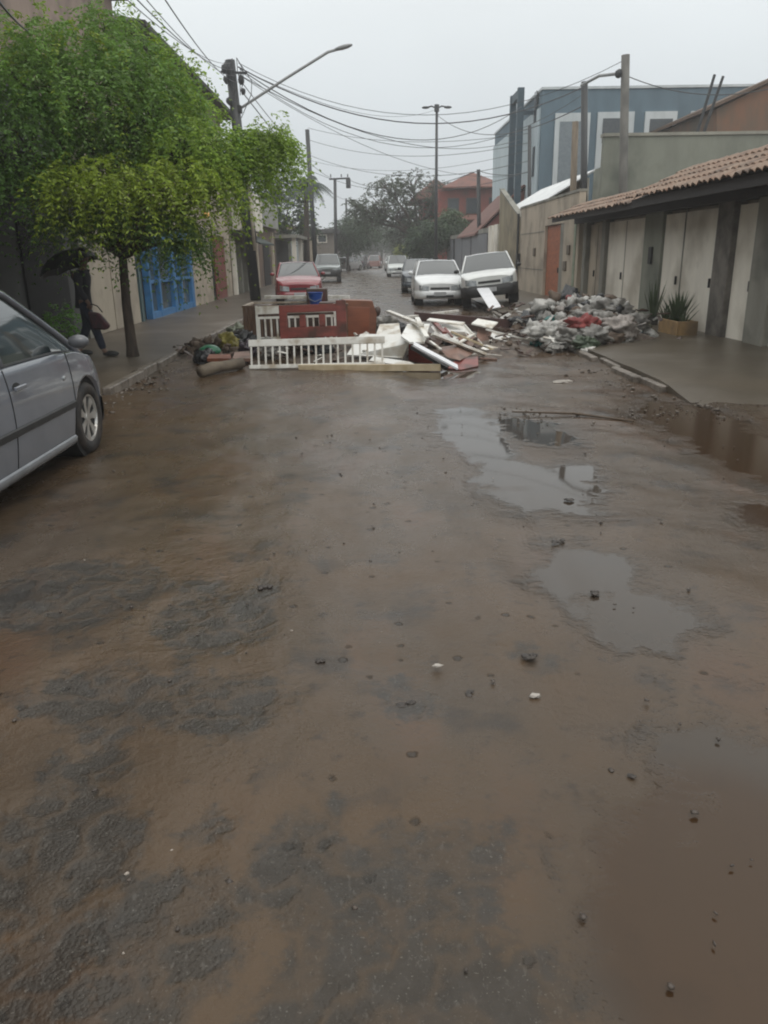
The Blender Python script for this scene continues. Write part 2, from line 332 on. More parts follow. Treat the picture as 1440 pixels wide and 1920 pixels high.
scatter('gutter_rubble', pts, mat('gutter_rubble', (.07, .055, .042), (.15, .125, .10), rough=.5, scale=9), 'broken rubble washed along the gutters')
CL = [(497, 1102, .05, 'dark muddy clod left of the road centre, beside faint tyre smears'), (1118, 1113, .045, 'dark clod standing in the shallow grey puddle'), (765, 1322, .045, 'small dark clod on bare mud below the road centre'),
      (993, 1230, .045, 'flat dark clod between the puddle and the tyre track'), (977, 1727, .04, 'round dark clod nearest the camera, by the asphalt patch'), (598, 1237, .04, 'low dark clod left of the three pale chips'), (1183, 1455, .022, 'clod with a pale pebble at the edge of the brown water'),
      (823, 1465, .035, 'dark clod above the big asphalt patch'), (1047, 1015, .05, 'dark clod just above the puddle with tyre track'), (1068, 938, .05, 'dark lump inside the pale middle puddle'), (543, 1297, .03, 'rusty brown clod at mid left of the road'), (882, 1300, .03, 'low brown clod right of the road centre')]
for k, (px, py, r, lb) in enumerate(CL):
    a = G(px, py); mb = MB(); r *= .72
    for j in range(4): mb.blob((a.x+random.uniform(-r, r)*.8, a.y+random.uniform(-r, r)*.6, r*.04), (r*random.uniform(.3, .65), r*random.uniform(.3, .6), r*.2), seed=k*5+j, amp=.5, sub=2)
    one(mb, 'mud_clod', mat('clod', (.030, .024, .020), (.055, .043, .034), rough=.45, scale=25, bump=.5), lb, 'mud clod', 'clods lying on the road', smooth=False)
SC = [(1050, 718, .09, 'crumpled pale paper scrap on the road before the rubbish heap'), (1066, 716, .05, 'small white wrapper beside the crumpled paper scrap'), (1003, 1308, .022, 'small white chip on brown mud, right of centre'), (863, 1462, .018, 'orange and white chip of brick in the mud'), (820, 1252, .02, 'pale chip by the road centre')]
for k, (px, py, r, lb) in enumerate(SC):
    a = G(px, py); one(MB().blob((a.x, a.y, .01), (r, r*.5, r*.3), seed=k+50, amp=.6, sub=2), 'litter', mat('pale_scrap', (.40, .37, .33), (.3, .27, .24), rough=.6), lb, 'litter')
a, b = G(1190, 790, .02), G(1075, 775, .03); c = G(960, 772, .02)
one(MB().tube([c, b, a], [.008, .014, .01], 6), 'branch', mat('wet_bark', (.09, .06, .035), rough=.5), 'thin broken branch lying across the gutter puddle edge', 'branch')
# ---------------------------------------------------------------- cars
def paint(name, c, r=.25): return mat('paint_'+name, c, tuple(v*.88 for v in c), rough=r, scale=3, coat=.8, spec=.5)
M_glass = mat('car_glass', (.012, .020, .021), (.018, .027, .028), rough=.04, spec=.9, coat=1)
M_blk = mat('black_plastic', (.018, .019, .020), (.03, .03, .03), rough=.55, scale=9)
M_dgap = mat('door_gap', (.01, .01, .01), rough=.9)
M_tyre = mat('tyre_rubber', (.016, .016, .016), (.045, .036, .03), rough=.75, scale=7, bump=.2)
M_alloy = mat('alloy', (.62, .62, .60), (.42, .40, .37), rough=.3, metal=.75, scale=8)
M_lamp = mat('headlamp', (.20, .225, .235), (.34, .36, .37), rough=.12, scale=9, coat=1)
M_plate = mat('plate', (.42, .43, .44), (.34, .35, .36), rough=.4)
def interp(x, pts):
    for (a, b) in zip(pts, pts[1:]):
        if x <= b[0]:
            t = max(0, (x-a[0])/(b[0]-a[0])); t = t*t*(3-2*t)*.5+t*.5; return a[1]+(b[1]-a[1])*t
    return pts[-1][1]
def wheel(parent, x, y, r, side, fancy=True, steer=0, rimm=None):
    R = Matrix.Rotation(-math.pi/2*side, 3, 'X'); R = Matrix.Rotation(steer, 3, 'Z') @ R; wd = .10; rr = r*.66
    wh = MB().lathe([(rr*.98, -wd*.9), (r*.93, -wd), (r*.99, -wd*.72), (r, -wd*.3), (r, wd*.3), (r*.99, wd*.72), (r*.93, wd), (rr, wd*.92), (rr*.97, wd*.6)], (x, y, r), R, 40).build('wheel', M_tyre, parent, smooth=True)
    mb = MB().lathe([(rr, wd*.62), (rr*1.0, wd*.88), (rr*.93, wd*.86), (rr*.90, wd*.60), (rr*.88, wd*.35)], (x, y, r), R, 36)
    mb.lathe([(.0, wd*.74), (rr*.2, wd*.74), (rr*.24, wd*.6)], (x, y, r), R, 14)
    if fancy:
        n = 7
        for k in range(n):
            a = 2*math.pi*k/n; c, s = math.cos(a), math.sin(a); p = []
            for (rad, hw) in ((rr*.16, .022), (rr*.5, .024), (rr*.93, .047)):
                for sg in (-1, 1): p.append((rad*c-sg*hw*s, rad*s+sg*hw*c, wd*(.72 if rad < rr*.8 else .80)))
            vs = [R @ Vector(q)+Vector((x, y, r)) for q in p]; vb = [R @ Vector((q[0], q[1], q[2]-.03))+Vector((x, y, r)) for q in p]
            mb.add(vs+vb, [(0, 1, 3, 2), (2, 3, 5, 4), (0, 2, 8, 6), (2, 4, 10, 8), (1, 7, 9, 3), (3, 9, 11, 5)])
    else: mb.lathe([(0, wd*.7), (rr*.5, wd*.75), (rr*.9, wd*.55)], (x, y, r), R, 18)
    mb.build('rim', rimm or M_alloy, wh, smooth=False)
    MB().lathe([(0, wd*.28), (rr*.92, wd*.28)], (x, y, r), R, 24).build('brake_disc', M_blk, wh)
    return wh
def make_car(name, label, cat, loc, rz, P, group=None, near=False, roll=0, pitch=0, zup=0):
    """P: L W H paint bumper deck (x,z) list, roof (xb,xt,xr,xd) etc; car points along local +x"""
    L, W, Hh = P['L'], P['W'], P['H']; pm = P['paint']; bm_ = P.get('bumper', pm); T = thing(name, label, cat, (loc[0], loc[1], zup), rz, group)
    T.rotation_euler = (roll, pitch, rz); hw = W/2; xf, xr = P['xf'], P['xr']; r = P['r']; ra = r+.055
    deck = P['deck']; zb0 = P.get('sill', .2)
    def wd(x):
        d = L/2-abs(x); k = 1.0
        if d < .75: k = 1-(1-d/.75)**2.6*P.get('nose', .26)
        return hw*k
    def zb(x):
        z = zb0+(.06 if x > xf+.3 or x < xr-.3 else 0)
        for xa in (xf, xr):
            d = abs(x-xa)
            if d < ra: z = max(z, r+math.sqrt(ra*ra-d*d)*1.0)
        return z
    def ys(z, zd):
        if z < .55: return .955+.045*math.sin(max(0, (z-.15)/.4)*math.pi/2)
        return 1.0-.05*((z-.55)/max(.1, zd-.55))**2
    ts = [0, .06, .14, .25, .36, .48, .60, .72, .82, .90, .955]
    xs = []; n = 96 if near else 46
    for i in range(n+1): xs.append(-L/2+L*i/n)
    for xa in (xf, xr): xs += [xa-ra+1e-3, xa+ra-1e-3, xa-ra*.97, xa+ra*.97]
    xs = sorted(xs); row = []
    for x in xs:
        zd = interp(x, deck); b = zb(x); w_ = wd(x); end = L/2-abs(x); tuck = max(0, 1-end/.12)*.05
        pr = [(w_*ys(b+(zd-b)*t, zd), b+(zd-b)*t) for t in ts]
        pr += [(w_*.93, zd-.008), (w_*.84, zd+.012), (w_*.5, zd+.035), (0, zd+.045)]
        row.append([(x, y, z) for y, z in pr])
    m = len(row[0]); full = [rw+[(x, -y, z) for x, y, z in rw[-2::-1]] for rw in row]; k = len(full[0]); vs = [p for rw in full for p in rw]; fs = []
    for i in range(len(full)-1):
        for j in range(k-1): fs.append((i*k+j, i*k+j+1, (i+1)*k+j+1, (i+1)*k+j))
        fs.append((i*k+k-1, i*k, (i+1)*k, (i+1)*k+k-1))
    fs.append(tuple(range(k))); fs.append(tuple(range((len(full)-1)*k, len(full)*k))[::-1])
    body = MB().add(vs, fs).build('body', pm, T, smooth=False)
    for p in body.data.polygons: p.use_smooth = len(p.vertices) == 4
    def side(x, z): return wd(x)*ys(z, interp(x, deck))
    # dark wheel wells
    for xa in (xf, xr):
        for sg in (-1, 1): MB().cyl((xa, sg*(hw-.30), r+.01), (xa, sg*(hw-.045), r+.01), ra-.004, n=24).build('wheel_arch_liner', M_dgap, T)
    # greenhouse
    xb, xt, xr1, xd = P['roof']; wbt, wrf = hw-.075, hw-P.get('tumble', .25); zr = Hh
    def zroof(x):
        if x >= xt: return interp(xb, deck)+(zr-.02-interp(xb, deck))*((xb-x)/(xb-xt))**.93
        if x >= xr1: u = (x-xr1)/(xt-xr1); return zr-.02-.02*(1-u)+.045*math.sin(math.pi*u)*.7
        return interp(xd, deck)+(zr-.04-interp(xd, deck))*((x-xd)/(xr1-xd))**.8
    def ww_(x):
        zb_ = interp(x, deck); u = (zroof(x)-zb_)/(zr-zb_); return wbt+(wrf-wbt)*min(1, max(0, u))
    def gpt(x, s, t):   # s side, t 0 belt .. 1 roof edge
        zb_ = interp(x, deck)-.01; z = zb_+(zroof(x)-.035-zb_)*t; y = wbt+(ww_(x)-wbt)*t+.025*math.sin(math.pi*t)*(zroof(x)-zb_); return Vector((x, s*y, z))
    X_ = [xd+(xb-xd)*i/24 for i in range(25)]
    for s in (-1, 1):
        g = MB(); g.add([gpt(x, s, t) for x in X_ for t in (0, .33, .66, 1)], [(i*4+j, i*4+j+1, i*4+j+5, i*4+j+4) for i in range(24) for j in range(3)]); g.build('side_window', M_glass, T, smooth=True)
    def top(x, v):
        e = ww_(x); return Vector((x, e*v, zroof(x)-.035*abs(v)**3+.0))
    def patch(nm, xa, xb_, mm, lift=0, n=10):
        g = MB(); vv = [-1, -.9, -.6, -.2, .2, .6, .9, 1]; 
        g.add([top(xa+(xb_-xa)*i/n, v)+Vector((0, 0, lift)) for i in range(n+1) for v in vv], [(i*8+j, i*8+j+1, i*8+j+9, i*8+j+8) for i in range(n) for j in range(7)]); return g.build(nm, mm, T, smooth=True)
    patch('windscreen', xt, xb, M_glass); patch('rear_window', xd, xr1, M_glass); patch('roof', xr1-.02, xt+.03, pm, .006)
    pl = MB()
    for s in (-1, 1):
        pts = [gpt(x, s, 1)+Vector((0, s*.004, .012)) for x in X_]; pl.tube(pts, .027, 6)
        bp = P.get('pillars', [])
        for x in bp:
            pl.tube([gpt(x, s, t)+Vector((0, s*.004, 0)) for t in (0, .33, .66, 1)], .03, 6)
    pl.build('window_pillars', pm, T, smooth=True)
    for s in (-1, 1): MB().tube([gpt(x, s, .02)+Vector((0, s*.012, 0)) for x in X_[2:-2]], .012, 5).build('window_seal', M_blk, T)
    for xa in (xf, xr):
        for s in (-1, 1): wheel(T, xa, s*(hw-.11), r, s, fancy=near or P.get('fancy', False), rimm=P.get('rim'))
    # mirrors
    for s in (-1, 1):
        xm = xb-.42*(xb-xt)*.9; zc = interp(xm, deck)+.075
        mm = MB().blob((xm, s*(hw+.075), zc), (.06, .09, .06), amp=.04, sub=2); mm.add(*[[Vector(v) for v in ((xm-.03, s*(hw-.06), zc-.05), (xm+.05, s*(hw-.06), zc-.05), (xm+.03, s*(hw+.04), zc-.02), (xm-.01, s*(hw+.04), zc-.02))], [(0, 1, 2, 3)]]).build('mirror', P.get('mirror', bm_), T, smooth=True)
    nzf = L/2; dz = interp(nzf, deck)
    # lamps, grille, bumper, plate at the front
    for s in (-1, 1):
        hl = MB(); y0, y1 = wd(nzf-.04)*.56, wd(nzf-.10)*.99; za, zc = dz-.20, dz-.045
        def fp_(y, z): 
            yy = min(abs(y), hw*.97); xx = nzf
            while wd(xx) < yy+.004 and xx > nzf-.7: xx -= .01
            return Vector((xx+.022, s*yy, z))
        A = [fp_(y0+(y1-y0)*i/6, za+(.035*i/6)) for i in range(7)]; B = [fp_(y0+(y1-y0)*i/6, zc+(.045*i/6))-Vector((.02, 0, 0)) for i in range(7)]
        hl.add(A+B+[p-Vector((.06, 0, 0)) for p in A+B], [(i, i+1, i+8, i+7) for i in range(6)]+[(i, i+14, i+15, i+1) for i in range(6)]+[(i+7, i+8, i+22, i+21) for i in range(6)]+[(0, 7, 21, 14), (6, 20, 27, 13)])
        hl.build('headlight', M_lamp, T)
    MB().box((nzf+.002, 0, dz-.115), (.02, wd(nzf)*1.02, .07)).build('grille', M_blk, T, bevel=.005)
    bb = MB(); n = 14; bz0, bz1 = zb0+.03, zb0+P.get('bh', .26)
    for sg in (1,):
        vs = []; 
        for i in range(n+1):
            y = -hw*.98+hw*1.96*i/n; xx = nzf
            while wd(xx) < abs(y)-1e-4 and xx > nzf-.75: xx -= .01
            for (dx, z) in ((-.03, bz0), (.028, bz0+.03), (.038, (bz0+bz1)/2), (.028, bz1-.02), (-.01, bz1)): vs.append((xx+dx, y*1.012, z))
        bb.add(vs, [(i*5+j, i*5+j+1, i*5+j+6, i*5+j+5) for i in range(n) for j in range(4)])
    bb.build('front_bumper', bm_, T, smooth=True)
    MB().box((nzf+.045, 0, (bz0+bz1)/2-.05), (.02, .9, .08)).build('air_intake', M_blk, T, bevel=.005)
    MB().box((nzf+.058, 0, (bz0+bz1)/2+.03), (.012, .40, .125)).build('number_plate', M_plate, T)
    MB().tube([top(xb-.03, v)+Vector((.015, 0, .012)) for v in (.8, .4, .05)], .008, 5).tube([top(xb-.03, v)+Vector((.015, 0, .012)) for v in (-.05, -.4, -.75)], .008, 5).build('wiper', M_blk, T)
    for s in (-1, 1):
        MB().box((-L/2+.06, s*hw*.68, interp(-L/2, deck)-.06), (.05, .16, .22)).build('tail_light', mat('tail_lamp', (.30, .02, .02), rough=.2, coat=1), T, bevel=.01)
    if near:
        for s in (-1, 1):
            for x in P['seams']:
                dg = MB(); zt = interp(x, deck)-.02; dg.tube([(x+.03*math.sin((z-.3)*3), s*(side(x, z)+.001), z) for z in [zb0+.05+(zt-zb0-.05)*i/8 for i in range(9)]], .0045, 4); dg.build('door_seam', M_dgap, T)
            tr = MB(); xx = [P['seams'][-1]+.0+(P['seams'][0]-P['seams'][-1])*i/14 for i in range(15)]
            tr.add([(x, s*(side(x, z)+o), z) for x in xx for (z, o) in ((.475, .003), (.485, .016), (.525, .016), (.535, .003))], [(i*4+j, i*4+j+1, i*4+j+5, i*4+j+4) for i in range(14) for j in range(3)]); tr.build('rubbing_strip', M_blk, T)
            sk = MB(); xx = [xr+ra+.02+(xf-ra-.04-xr-ra)*i/12 for i in range(13)]
            sk.add([(x, s*(side(x, z)+o), z) for x in xx for (z, o) in ((.17, .0), (.18, .02), (.235, .026), (.25, .004))], [(i*4+j, i*4+j+1, i*4+j+5, i*4+j+4) for i in range(12) for j in range(3)]); sk.build('sill_sheen', mat('sill', (.24, .25, .265), rough=.25, metal=.4), T, smooth=True)  # lighter strip, the sill's reflected brightness put into its own colour
            for x in P['handles']:
                z = .80; MB().bar((x-.09, s*(side(x, z)+.028), z), (x+.09, s*(side(x, z)+.028), z), .022, .032).build('door_handle', pm, T, bevel=.006)
                MB().blob((x, s*(side(x, z)-.012), z-.002), (.085, .02, .042), amp=0, sub=2).build('handle_recess', M_dgap, T, smooth=True)
            x = xf-.02-ra-.10; MB().blob((x, s*(side(x, .72)+.0), .74), (.03, .012, .018), amp=0, sub=2).build('indicator', M_lamp, T, smooth=True)
    return T
HATCH = dict(L=3.93, W=1.68, H=1.45, xf=1.22, xr=-1.25, r=.29, deck=[(-2, .86), (-1.7, .93), (-.5, .95), (.85, .97), (1.2, .93), (1.6, .84), (1.87, .74), (2, .66)], roof=(1.05, .30, -1.45, -1.86), pillars=[-.15, -1.15])
# the grey hatchback on the left, pointing up the street
P307 = dict(L=4.2, W=1.75, H=1.50, xf=1.30, xr=-1.31, r=.315, nose=.30, paint=paint('grey', (.145, .158, .185), .26), mirror=paint('grey_dark', (.09, .095, .105), .4),
            deck=[(-2.2, .95), (-1.2, .98), (0, .955), (.8, .95), (1.15, .925), (1.5, .86), (1.85, .73), (2.12, .58)], roof=(1.42, .35, -1.5, -2.0), pillars=[-.12, -1.18], seams=[.95, -.20, -1.0], handles=[-.04, -.95])
make_car('parked_car', 'grey hatchback parked at the left edge with alloy wheel, pointing up the street', 'car', (-3.365, 5.56), math.radians(90), P307, near=True, zup=.0)
# the two white cars beyond the barricade, facing us
p = dict(HATCH); p.update(paint=paint('white', (.74, .76, .76)), fancy=False, bh=.30)
make_car('parked_car', 'white hatchback standing level beyond the barricade, facing us', 'car', (2.38, 28.4), math.radians(-91), p)
p = dict(HATCH); p.update(paint=paint('offwhite', (.66, .68, .66)), bumper=M_blk, L=3.75, W=1.74, H=1.50, bh=.36, deck=[(-2, .9), (-1.7, .95), (-.5, .96), (.8, .98), (1.2, .97), (1.6, .90), (1.8, .82), (2, .76)], roof=(1.0, .35, -1.45, -1.8), sill=.24, xf=1.12, r=.28)
make_car('parked_car', 'tilted white car with black bumper, a white plank leaning on its bonnet', 'car', (3.86, 25.6), math.radians(-97), p, roll=math.radians(6.0), zup=.16)
p = dict(HATCH); p.update(paint=paint('red', (.22, .012, .020)), H=1.46)
make_car('parked_car', 'red hatchback parked behind the broken furniture, facing us', 'car', (-2.66, 30.2), math.radians(-83), p)
p = dict(HATCH); p.update(L=4.6, W=1.78, H=1.75, r=.36, xf=1.45, xr=-1.5, paint=paint('pale_green', (.30, .34, .34)), bumper=M_blk, bh=.46, sill=.32, deck=[(-2.3, 1.05), (-.9, 1.08), (.9, 1.10), (1.5, 1.05), (2.1, .98), (2.3, .9)], roof=(1.1, .45, -.5, -1.0), pillars=[-.3])
make_car('pickup_truck', 'pale green pickup with dark front guard parked past the red car', 'pickup truck', (-2.72, 54.5), math.radians(-88), p)
p = dict(HATCH); p.update(paint=paint('dark_blue', (.035, .05, .065)))
make_car('parked_car', 'dark blue car half hidden behind the level white hatchback', 'car', (2.35, 37.5), math.radians(-92), p)
for (x, y, c, cn, lb, a, ty) in ((2.3, 64, (.55, .58, .56), 'silver_green', 'pale car with dark windscreen on the right, beyond the dark blue car', -90, 1), (2.6, 88, (.70, .71, .70), 'far_white', 'small white car farther up on the right, under the spreading tree', -90, 0),
          (-2.2, 92, (.6, .6, .6), 'far_silver', 'far silver car at the left, nearest of the distant row', 60, 0), (-.9, 100, (.05, .055, .07), 'far_navy', 'far dark navy car, middle one of the distant row', 80, 1), (.9, 106, (.35, .20, .18), 'far_brown', 'far reddish brown car, rightmost of the distant row', 85, 1), (-3.6, 84, (.05, .06, .05), 'far_black', 'dark car far on the left just past the pickup', -90, 0)):
    p = dict(HATCH); p.update(paint=paint(cn, c)); 
    if ty: p.update(L=4.3, H=1.6)
    make_car('parked_car', lb, 'car', (x, y), math.radians(a), p, group=None)
# ---------------------------------------------------------------- buildings
def wallm(name, c, c2=None, st=(1, 1, .35), **k): return mat(name, c, c2, rough=k.pop('rough', .8), scale=k.pop('scale', 1.6), bump=k.pop('bump', .15), bscale=25, stretch=st, **k)
M_beige = wallm('beige_plaster', (.46, .395, .31), (.35, .30, .235), c3=(.26, .22, .175))
M_shgrey = wallm('shade_grey_plaster', (.07, .072, .07), (.05, .052, .05), c3=(.085, .085, .08))  # grey darkened to carry the shadow below the awning and tree
M_pink = wallm('pinkish_plaster', (.34, .26, .215), (.25, .19, .16), c3=(.18, .14, .12))
M_olive = wallm('green_grey_plaster', (.24, .25, .205), (.19, .20, .165), c3=(.10, .11, .09), s3=.6)
M_white = wallm('white_paint', (.80, .76, .67), (.68, .64, .56), c3=(.48, .44, .37), s3=.8)
M_shwood = mat('shaded_dark_wood', (.022, .019, .020), (.04, .033, .03), rough=.6, scale=5, stretch=(1, 6, 6))  # dark wood, deepened with the shadow under the eave
M_slab = mat('roof_slab', (.09, .09, .09), (.05, .05, .05), rough=.8, scale=2)
M_pil = wallm('grey_green_pillar', (.27, .262, .225), (.19, .185, .16), c3=(.13, .13, .11))
M_win = mat('window_glass', (.04, .05, .058), (.06, .07, .075), rough=.08, spec=.8)
M_rust = mat('red_metal_door', (.22, .05, .04), (.15, .04, .032), rough=.45, scale=4)
M_blue = mat('blue_paint', (.055, .20, .42), (.04, .14, .31), rough=.4, scale=5)
M_dark = mat('interior_shade', (.012, .012, .013), rough=.9)  # unlit depth of doorways and recesses, painted near-black on flat slabs
M_tile = mat('clay_tile', (.20, .12, .08), (.27, .20, .15), rough=.75, scale=5, bump=.3, c3=(.10, .075, .06), s3=3, lo=.35, hi=.62)
M_tiler = mat('clay_tile_red', (.19, .085, .065), (.13, .065, .055), rough=.75, scale=2)
M_metal = mat('zinc_sheet', (.74, .76, .76), (.60, .62, .62), rough=.5, scale=2)
M_conc = mat('concrete_pole', (.165, .16, .145), (.10, .098, .09), rough=.85, scale=3, bump=.2, stretch=(1, 1, .4))
M_dpole = mat('dark_wet_pole', (.022, .026, .03), (.04, .042, .042), rough=.5, scale=3, stretch=(1, 1, .3))
M_wpole = mat('wooden_pole', (.20, .16, .115), (.12, .095, .07), rough=.8, scale=4, stretch=(3, 3, .4))
def tiles(name, A, B, up, rise, run, m, parent, period=.22, course=.38, thick=.05):
    """barrel tiles between eave points A and B, climbing by run along 'up' and rise in z"""
    A = Vector(A); B = Vector(B); d = B-A; L = d.length; d.normalize(); up = Vector(up); sl = math.hypot(run, rise); s = (up*run+Vector((0, 0, rise)))/sl; nrm = d.cross(s); nrm = nrm if nrm.z > 0 else -nrm
    nc = int(L/period); rows = int(sl/course); K = 6; vs = []; fs = []; wv = [0]*(rows*2)
    us = []; 
    for r in range(rows): us += [(r*course, .028), ((r+1)*course-.004, 0.0)]
    cols = nc*K+1
    rj = [[random.uniform(-.012, .012) for _ in range(nc+1)] for _ in range(rows)]
    for k, (u_, lift) in enumerate(us):
        for i in range(cols):
            t = (i % K)/K; c = i//K; h = .055*abs(math.sin(math.pi*(i/K))) ; j = rj[k//2][min(c, nc-1)]
            vs.append(A+d*(L*i/(cols-1))+s*(u_+(j*2 if k == 0 else 0))+nrm*(h+lift+thick+j*.5))
    for k in range(len(us)-1):
        for i in range(cols-1): fs.append((k*cols+i, k*cols+i+1, (k+1)*cols+i+1, (k+1)*cols+i))
    o = len(vs); vs += [v-nrm*(.02) for v in vs[:cols]]; fs += [(i, i+1, o+i+1, o+i) for i in range(cols-1)]
    return MB().add(vs, fs).build(name, m, parent)
def door(parent, name, m, Xp, y0, y1, z0, z1, side, inset=.06, handle=True, slats=0, seam=False):
    x = Xp+side*inset; mb = MB().span((x, y0+.02, z0), (x+side*.05, y1-.02, z1-.02))
    if slats:
        h = (z1-z0)/slats
        for i in range(slats): mb.span((x-side*.012, y0+.05, z0+i*h+.02), (x, y1-.05, z0+(i+1)*h-.03))
    o = mb.build(name, m, parent)
    if seam: MB().span((x-side*.006, (y0+y1)/2-.012, z0+.02), (x-side*.002, (y0+y1)/2+.012, z1-.04)).build('door_gap', M_dgap, o)
    if handle: yh = y0+.12*(y1-y0) if not seam else (y0+y1)/2+.12; MB().span((x-side*.05, yh, .95), (x-side*.012, yh+.03, 1.12)).build('handle', M_blk, o)
    return o
# --- right: the low tiled garage row
T = thing('garage_building', 'low garage row with white doors under an overhanging clay tile roof on the right', 'building', (0, 0, 0))
XR = 6.5; zt = 2.44
MB().span((XR+.13, 5, -.1), (XR+.33, 25.0, 2.85)).span((XR+.33, 24.8, -.1), (9.6, 25.0, 2.85)).span((9.4, 5, -.1), (9.6, 24.8, 2.85)).span((XR+.33, 5, -.1), (9.4, 5.2, 2.85)).span((XR+.33, 5.2, 2.7), (9.4, 24.8, 2.84)).build('wall', M_beige, T)
for (a, b, m_) in ((5, 5.5, M_pil), (8.0, 8.4, M_pil), (10.2, 10.7, M_pil), (12.75, 13.45, M_pil), (14.33, 14.98, mat('dark_pillar', (.18, .165, .145), (.09, .082, .072), rough=.8, scale=3)), (22.0, 22.35, M_pil), (23.95, 24.25, M_pil), (24.75, 25.05, M_beige)):
    MB().span((XR-.10, a, -.1), (XR+.128, b, zt)).build('pillar', m_, T, bevel=.01)
gp = MB().span((XR-.06, 17.85, -.1), (XR+.128, 19.0, zt)).build('pier', M_olive, T)
MB().span((XR-.11, 18.3, 1.35), (XR-.062, 18.5, 1.72)).build('meter_box', M_blk, gp, bevel=.01)
for (a, b, m_, sm) in ((5.5, 8.0, M_white, 0), (8.4, 10.2, M_white, 0), (10.7, 12.75, M_white, 0), (13.45, 14.33, M_white, 0), (14.98, 16.7, M_white, 0), (16.75, 17.85, M_white, 0), (19.0, 22.0, M_white, 1), (22.35, 23.95, M_beige, 1)):
    d = door(T, 'garage_door', m_, XR, a, b, .06, zt-.05, 1, inset=.0 if m_ is M_white else .04, seam=bool(sm), handle=True)
MB().span((XR-.005, 16.70, .0), (XR+.02, 16.75, zt)).build('door_frame', M_pil, T)
MB().span((XR-.18, 5, zt), (XR+.129, 25.1, zt+.20)).build('lintel_beam', M_shwood, T)
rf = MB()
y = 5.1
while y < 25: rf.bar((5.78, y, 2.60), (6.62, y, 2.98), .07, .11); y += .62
rf.build('rafters', M_shwood, T)
MB().prism([(5.64, 4.9, 2.60), (7.0, 4.9, 3.20), (7.0, 4.9, 3.25), (5.64, 4.9, 2.65)], (0, 12.6, 0)).prism([(5.72, 17.5, 2.57), (6.8, 17.5, 3.02), (6.8, 17.5, 3.07), (5.72, 17.5, 2.62)], (0, 7.8, 0)).build('roof_boards', M_shwood, T)
MB().span((5.60, 4.9, 2.50), (5.64, 17.5, 2.66)).span((5.68, 17.5, 2.50), (5.72, 25.3, 2.63)).build('fascia_board', M_shwood, T)
tiles('roof_tiles', (5.50, 4.85, 2.60), (5.50, 17.55, 2.60), (1, 0, 0), 0.70, 1.55, M_tile, T)
tiles('roof_tiles', (5.60, 17.6, 2.52), (5.60, 25.4, 2.52), (1, 0, 0), .48, 1.15, M_tile, T, thick=.06)
# --- right: beige front wall with brown door
T = thing('beige_house', 'beige walled front with a brown door between the garages and the yellowish wall', 'building')
MB().span((XR, 25.32, -.1), (XR+.2, 27.1, 3.42)).span((XR, 30.0, -.1), (XR+.2, 34.9, 3.38)).span((XR, 27.1, 2.55), (XR+.2, 30.0, 3.42)).span((XR+.2, 25.4, -.1), (12, 25.6, 3.0)).build('wall', M_beige, T)
MB().span((XR-.03, 25.3, 3.38), (XR+.23, 34.9, 3.46)).build('coping', M_pil, T)
door(T, 'door', mat('brown_door', (.36, .11, .045), (.26, .085, .04), rough=.55, scale=3, stretch=(1, 1, 3)), XR, 27.7, 30.0, .1, 2.55, 1, inset=.10)
MB().span((XR+.03, 27.1, -.05), (XR+.15, 27.7, 2.55)).build('side_panel', M_pil, T)
MB().span((XR-.04, 25.35, -.05), (XR-.002, 25.6, 2.6)).build('gate_post', mat('pale_green', (.28, .33, .24), (.2, .24, .17), rough=.6), T)
for (y_, z_) in ((26.1, 1.55), (26.5, 1.05), (31.5, 1.5)): MB().span((XR-.05, y_, z_), (XR-.002, y_+.35, z_+.3)).build('meter_box', mat('meter', (.14, .11, .08), rough=.6), T, bevel=.01)
MB().span((XR-.012, 30.1, 1.0), (XR-.002, 34.8, 1.03)).span((XR-.012, 30.1, 2.35), (XR-.002, 34.8, 2.38)).build('plaster_joint', M_pil, T)
# --- yellowish wall with sloping top, white sheet roof behind
M_yel = wallm('yellowish_plaster', (.30, .255, .165), (.22, .185, .125), c3=(.16, .14, .10))
T = thing('yellowish_wall', 'yellowish boundary wall whose top slopes up away from us', 'wall')
MB().prism([(XR, 35.0, -.1), (XR, 40.6, -.1), (XR, 40.6, 4.55), (XR, 35.0, 3.0)], (.2, 0, 0)).build('wall', M_yel, T)
MB().prism([(XR-.02, 35.0, 3.0), (XR-.02, 40.6, 4.55), (XR-.02, 40.6, 4.62), (XR-.02, 35.0, 3.07)], (.24, 0, 0)).build('coping', M_pil, T)
MB().cyl((XR-.08, 34.95, -.1), (XR-.08, 34.95, 3.2), .05).build('downpipe', M_dpole, T); MB().span((XR-.16, 34.6, 1.15), (XR-.02, 34.85, 1.6)).build('meter_box', M_blk, T)
T = thing('sheet_metal_shed', 'shed with white corrugated roof showing behind the beige and yellowish walls', 'shed')
vs = []; fs = []; n = 160
for i in range(n+1):
    yy = 31.5+9.6*i/n; dz = .03*math.sin(i*math.pi/2.0); vs += [(6.75, yy, 3.50+dz), (8.6, yy, 4.55+dz), (8.6, yy, 4.51+dz), (6.75, yy, 3.46+dz)]
for i in range(n): fs += [(i*4+j, i*4+(j+1) % 4, (i+1)*4+(j+1) % 4, (i+1)*4+j) for j in range(4)]
MB().add(vs, fs).build('roof', M_metal, T); MB().span((6.8, 40.7, 0), (8.5, 40.9, 3.4)).span((8.3, 31.8, 0), (8.5, 40.7, 4.3)).build('frame', M_white, T)
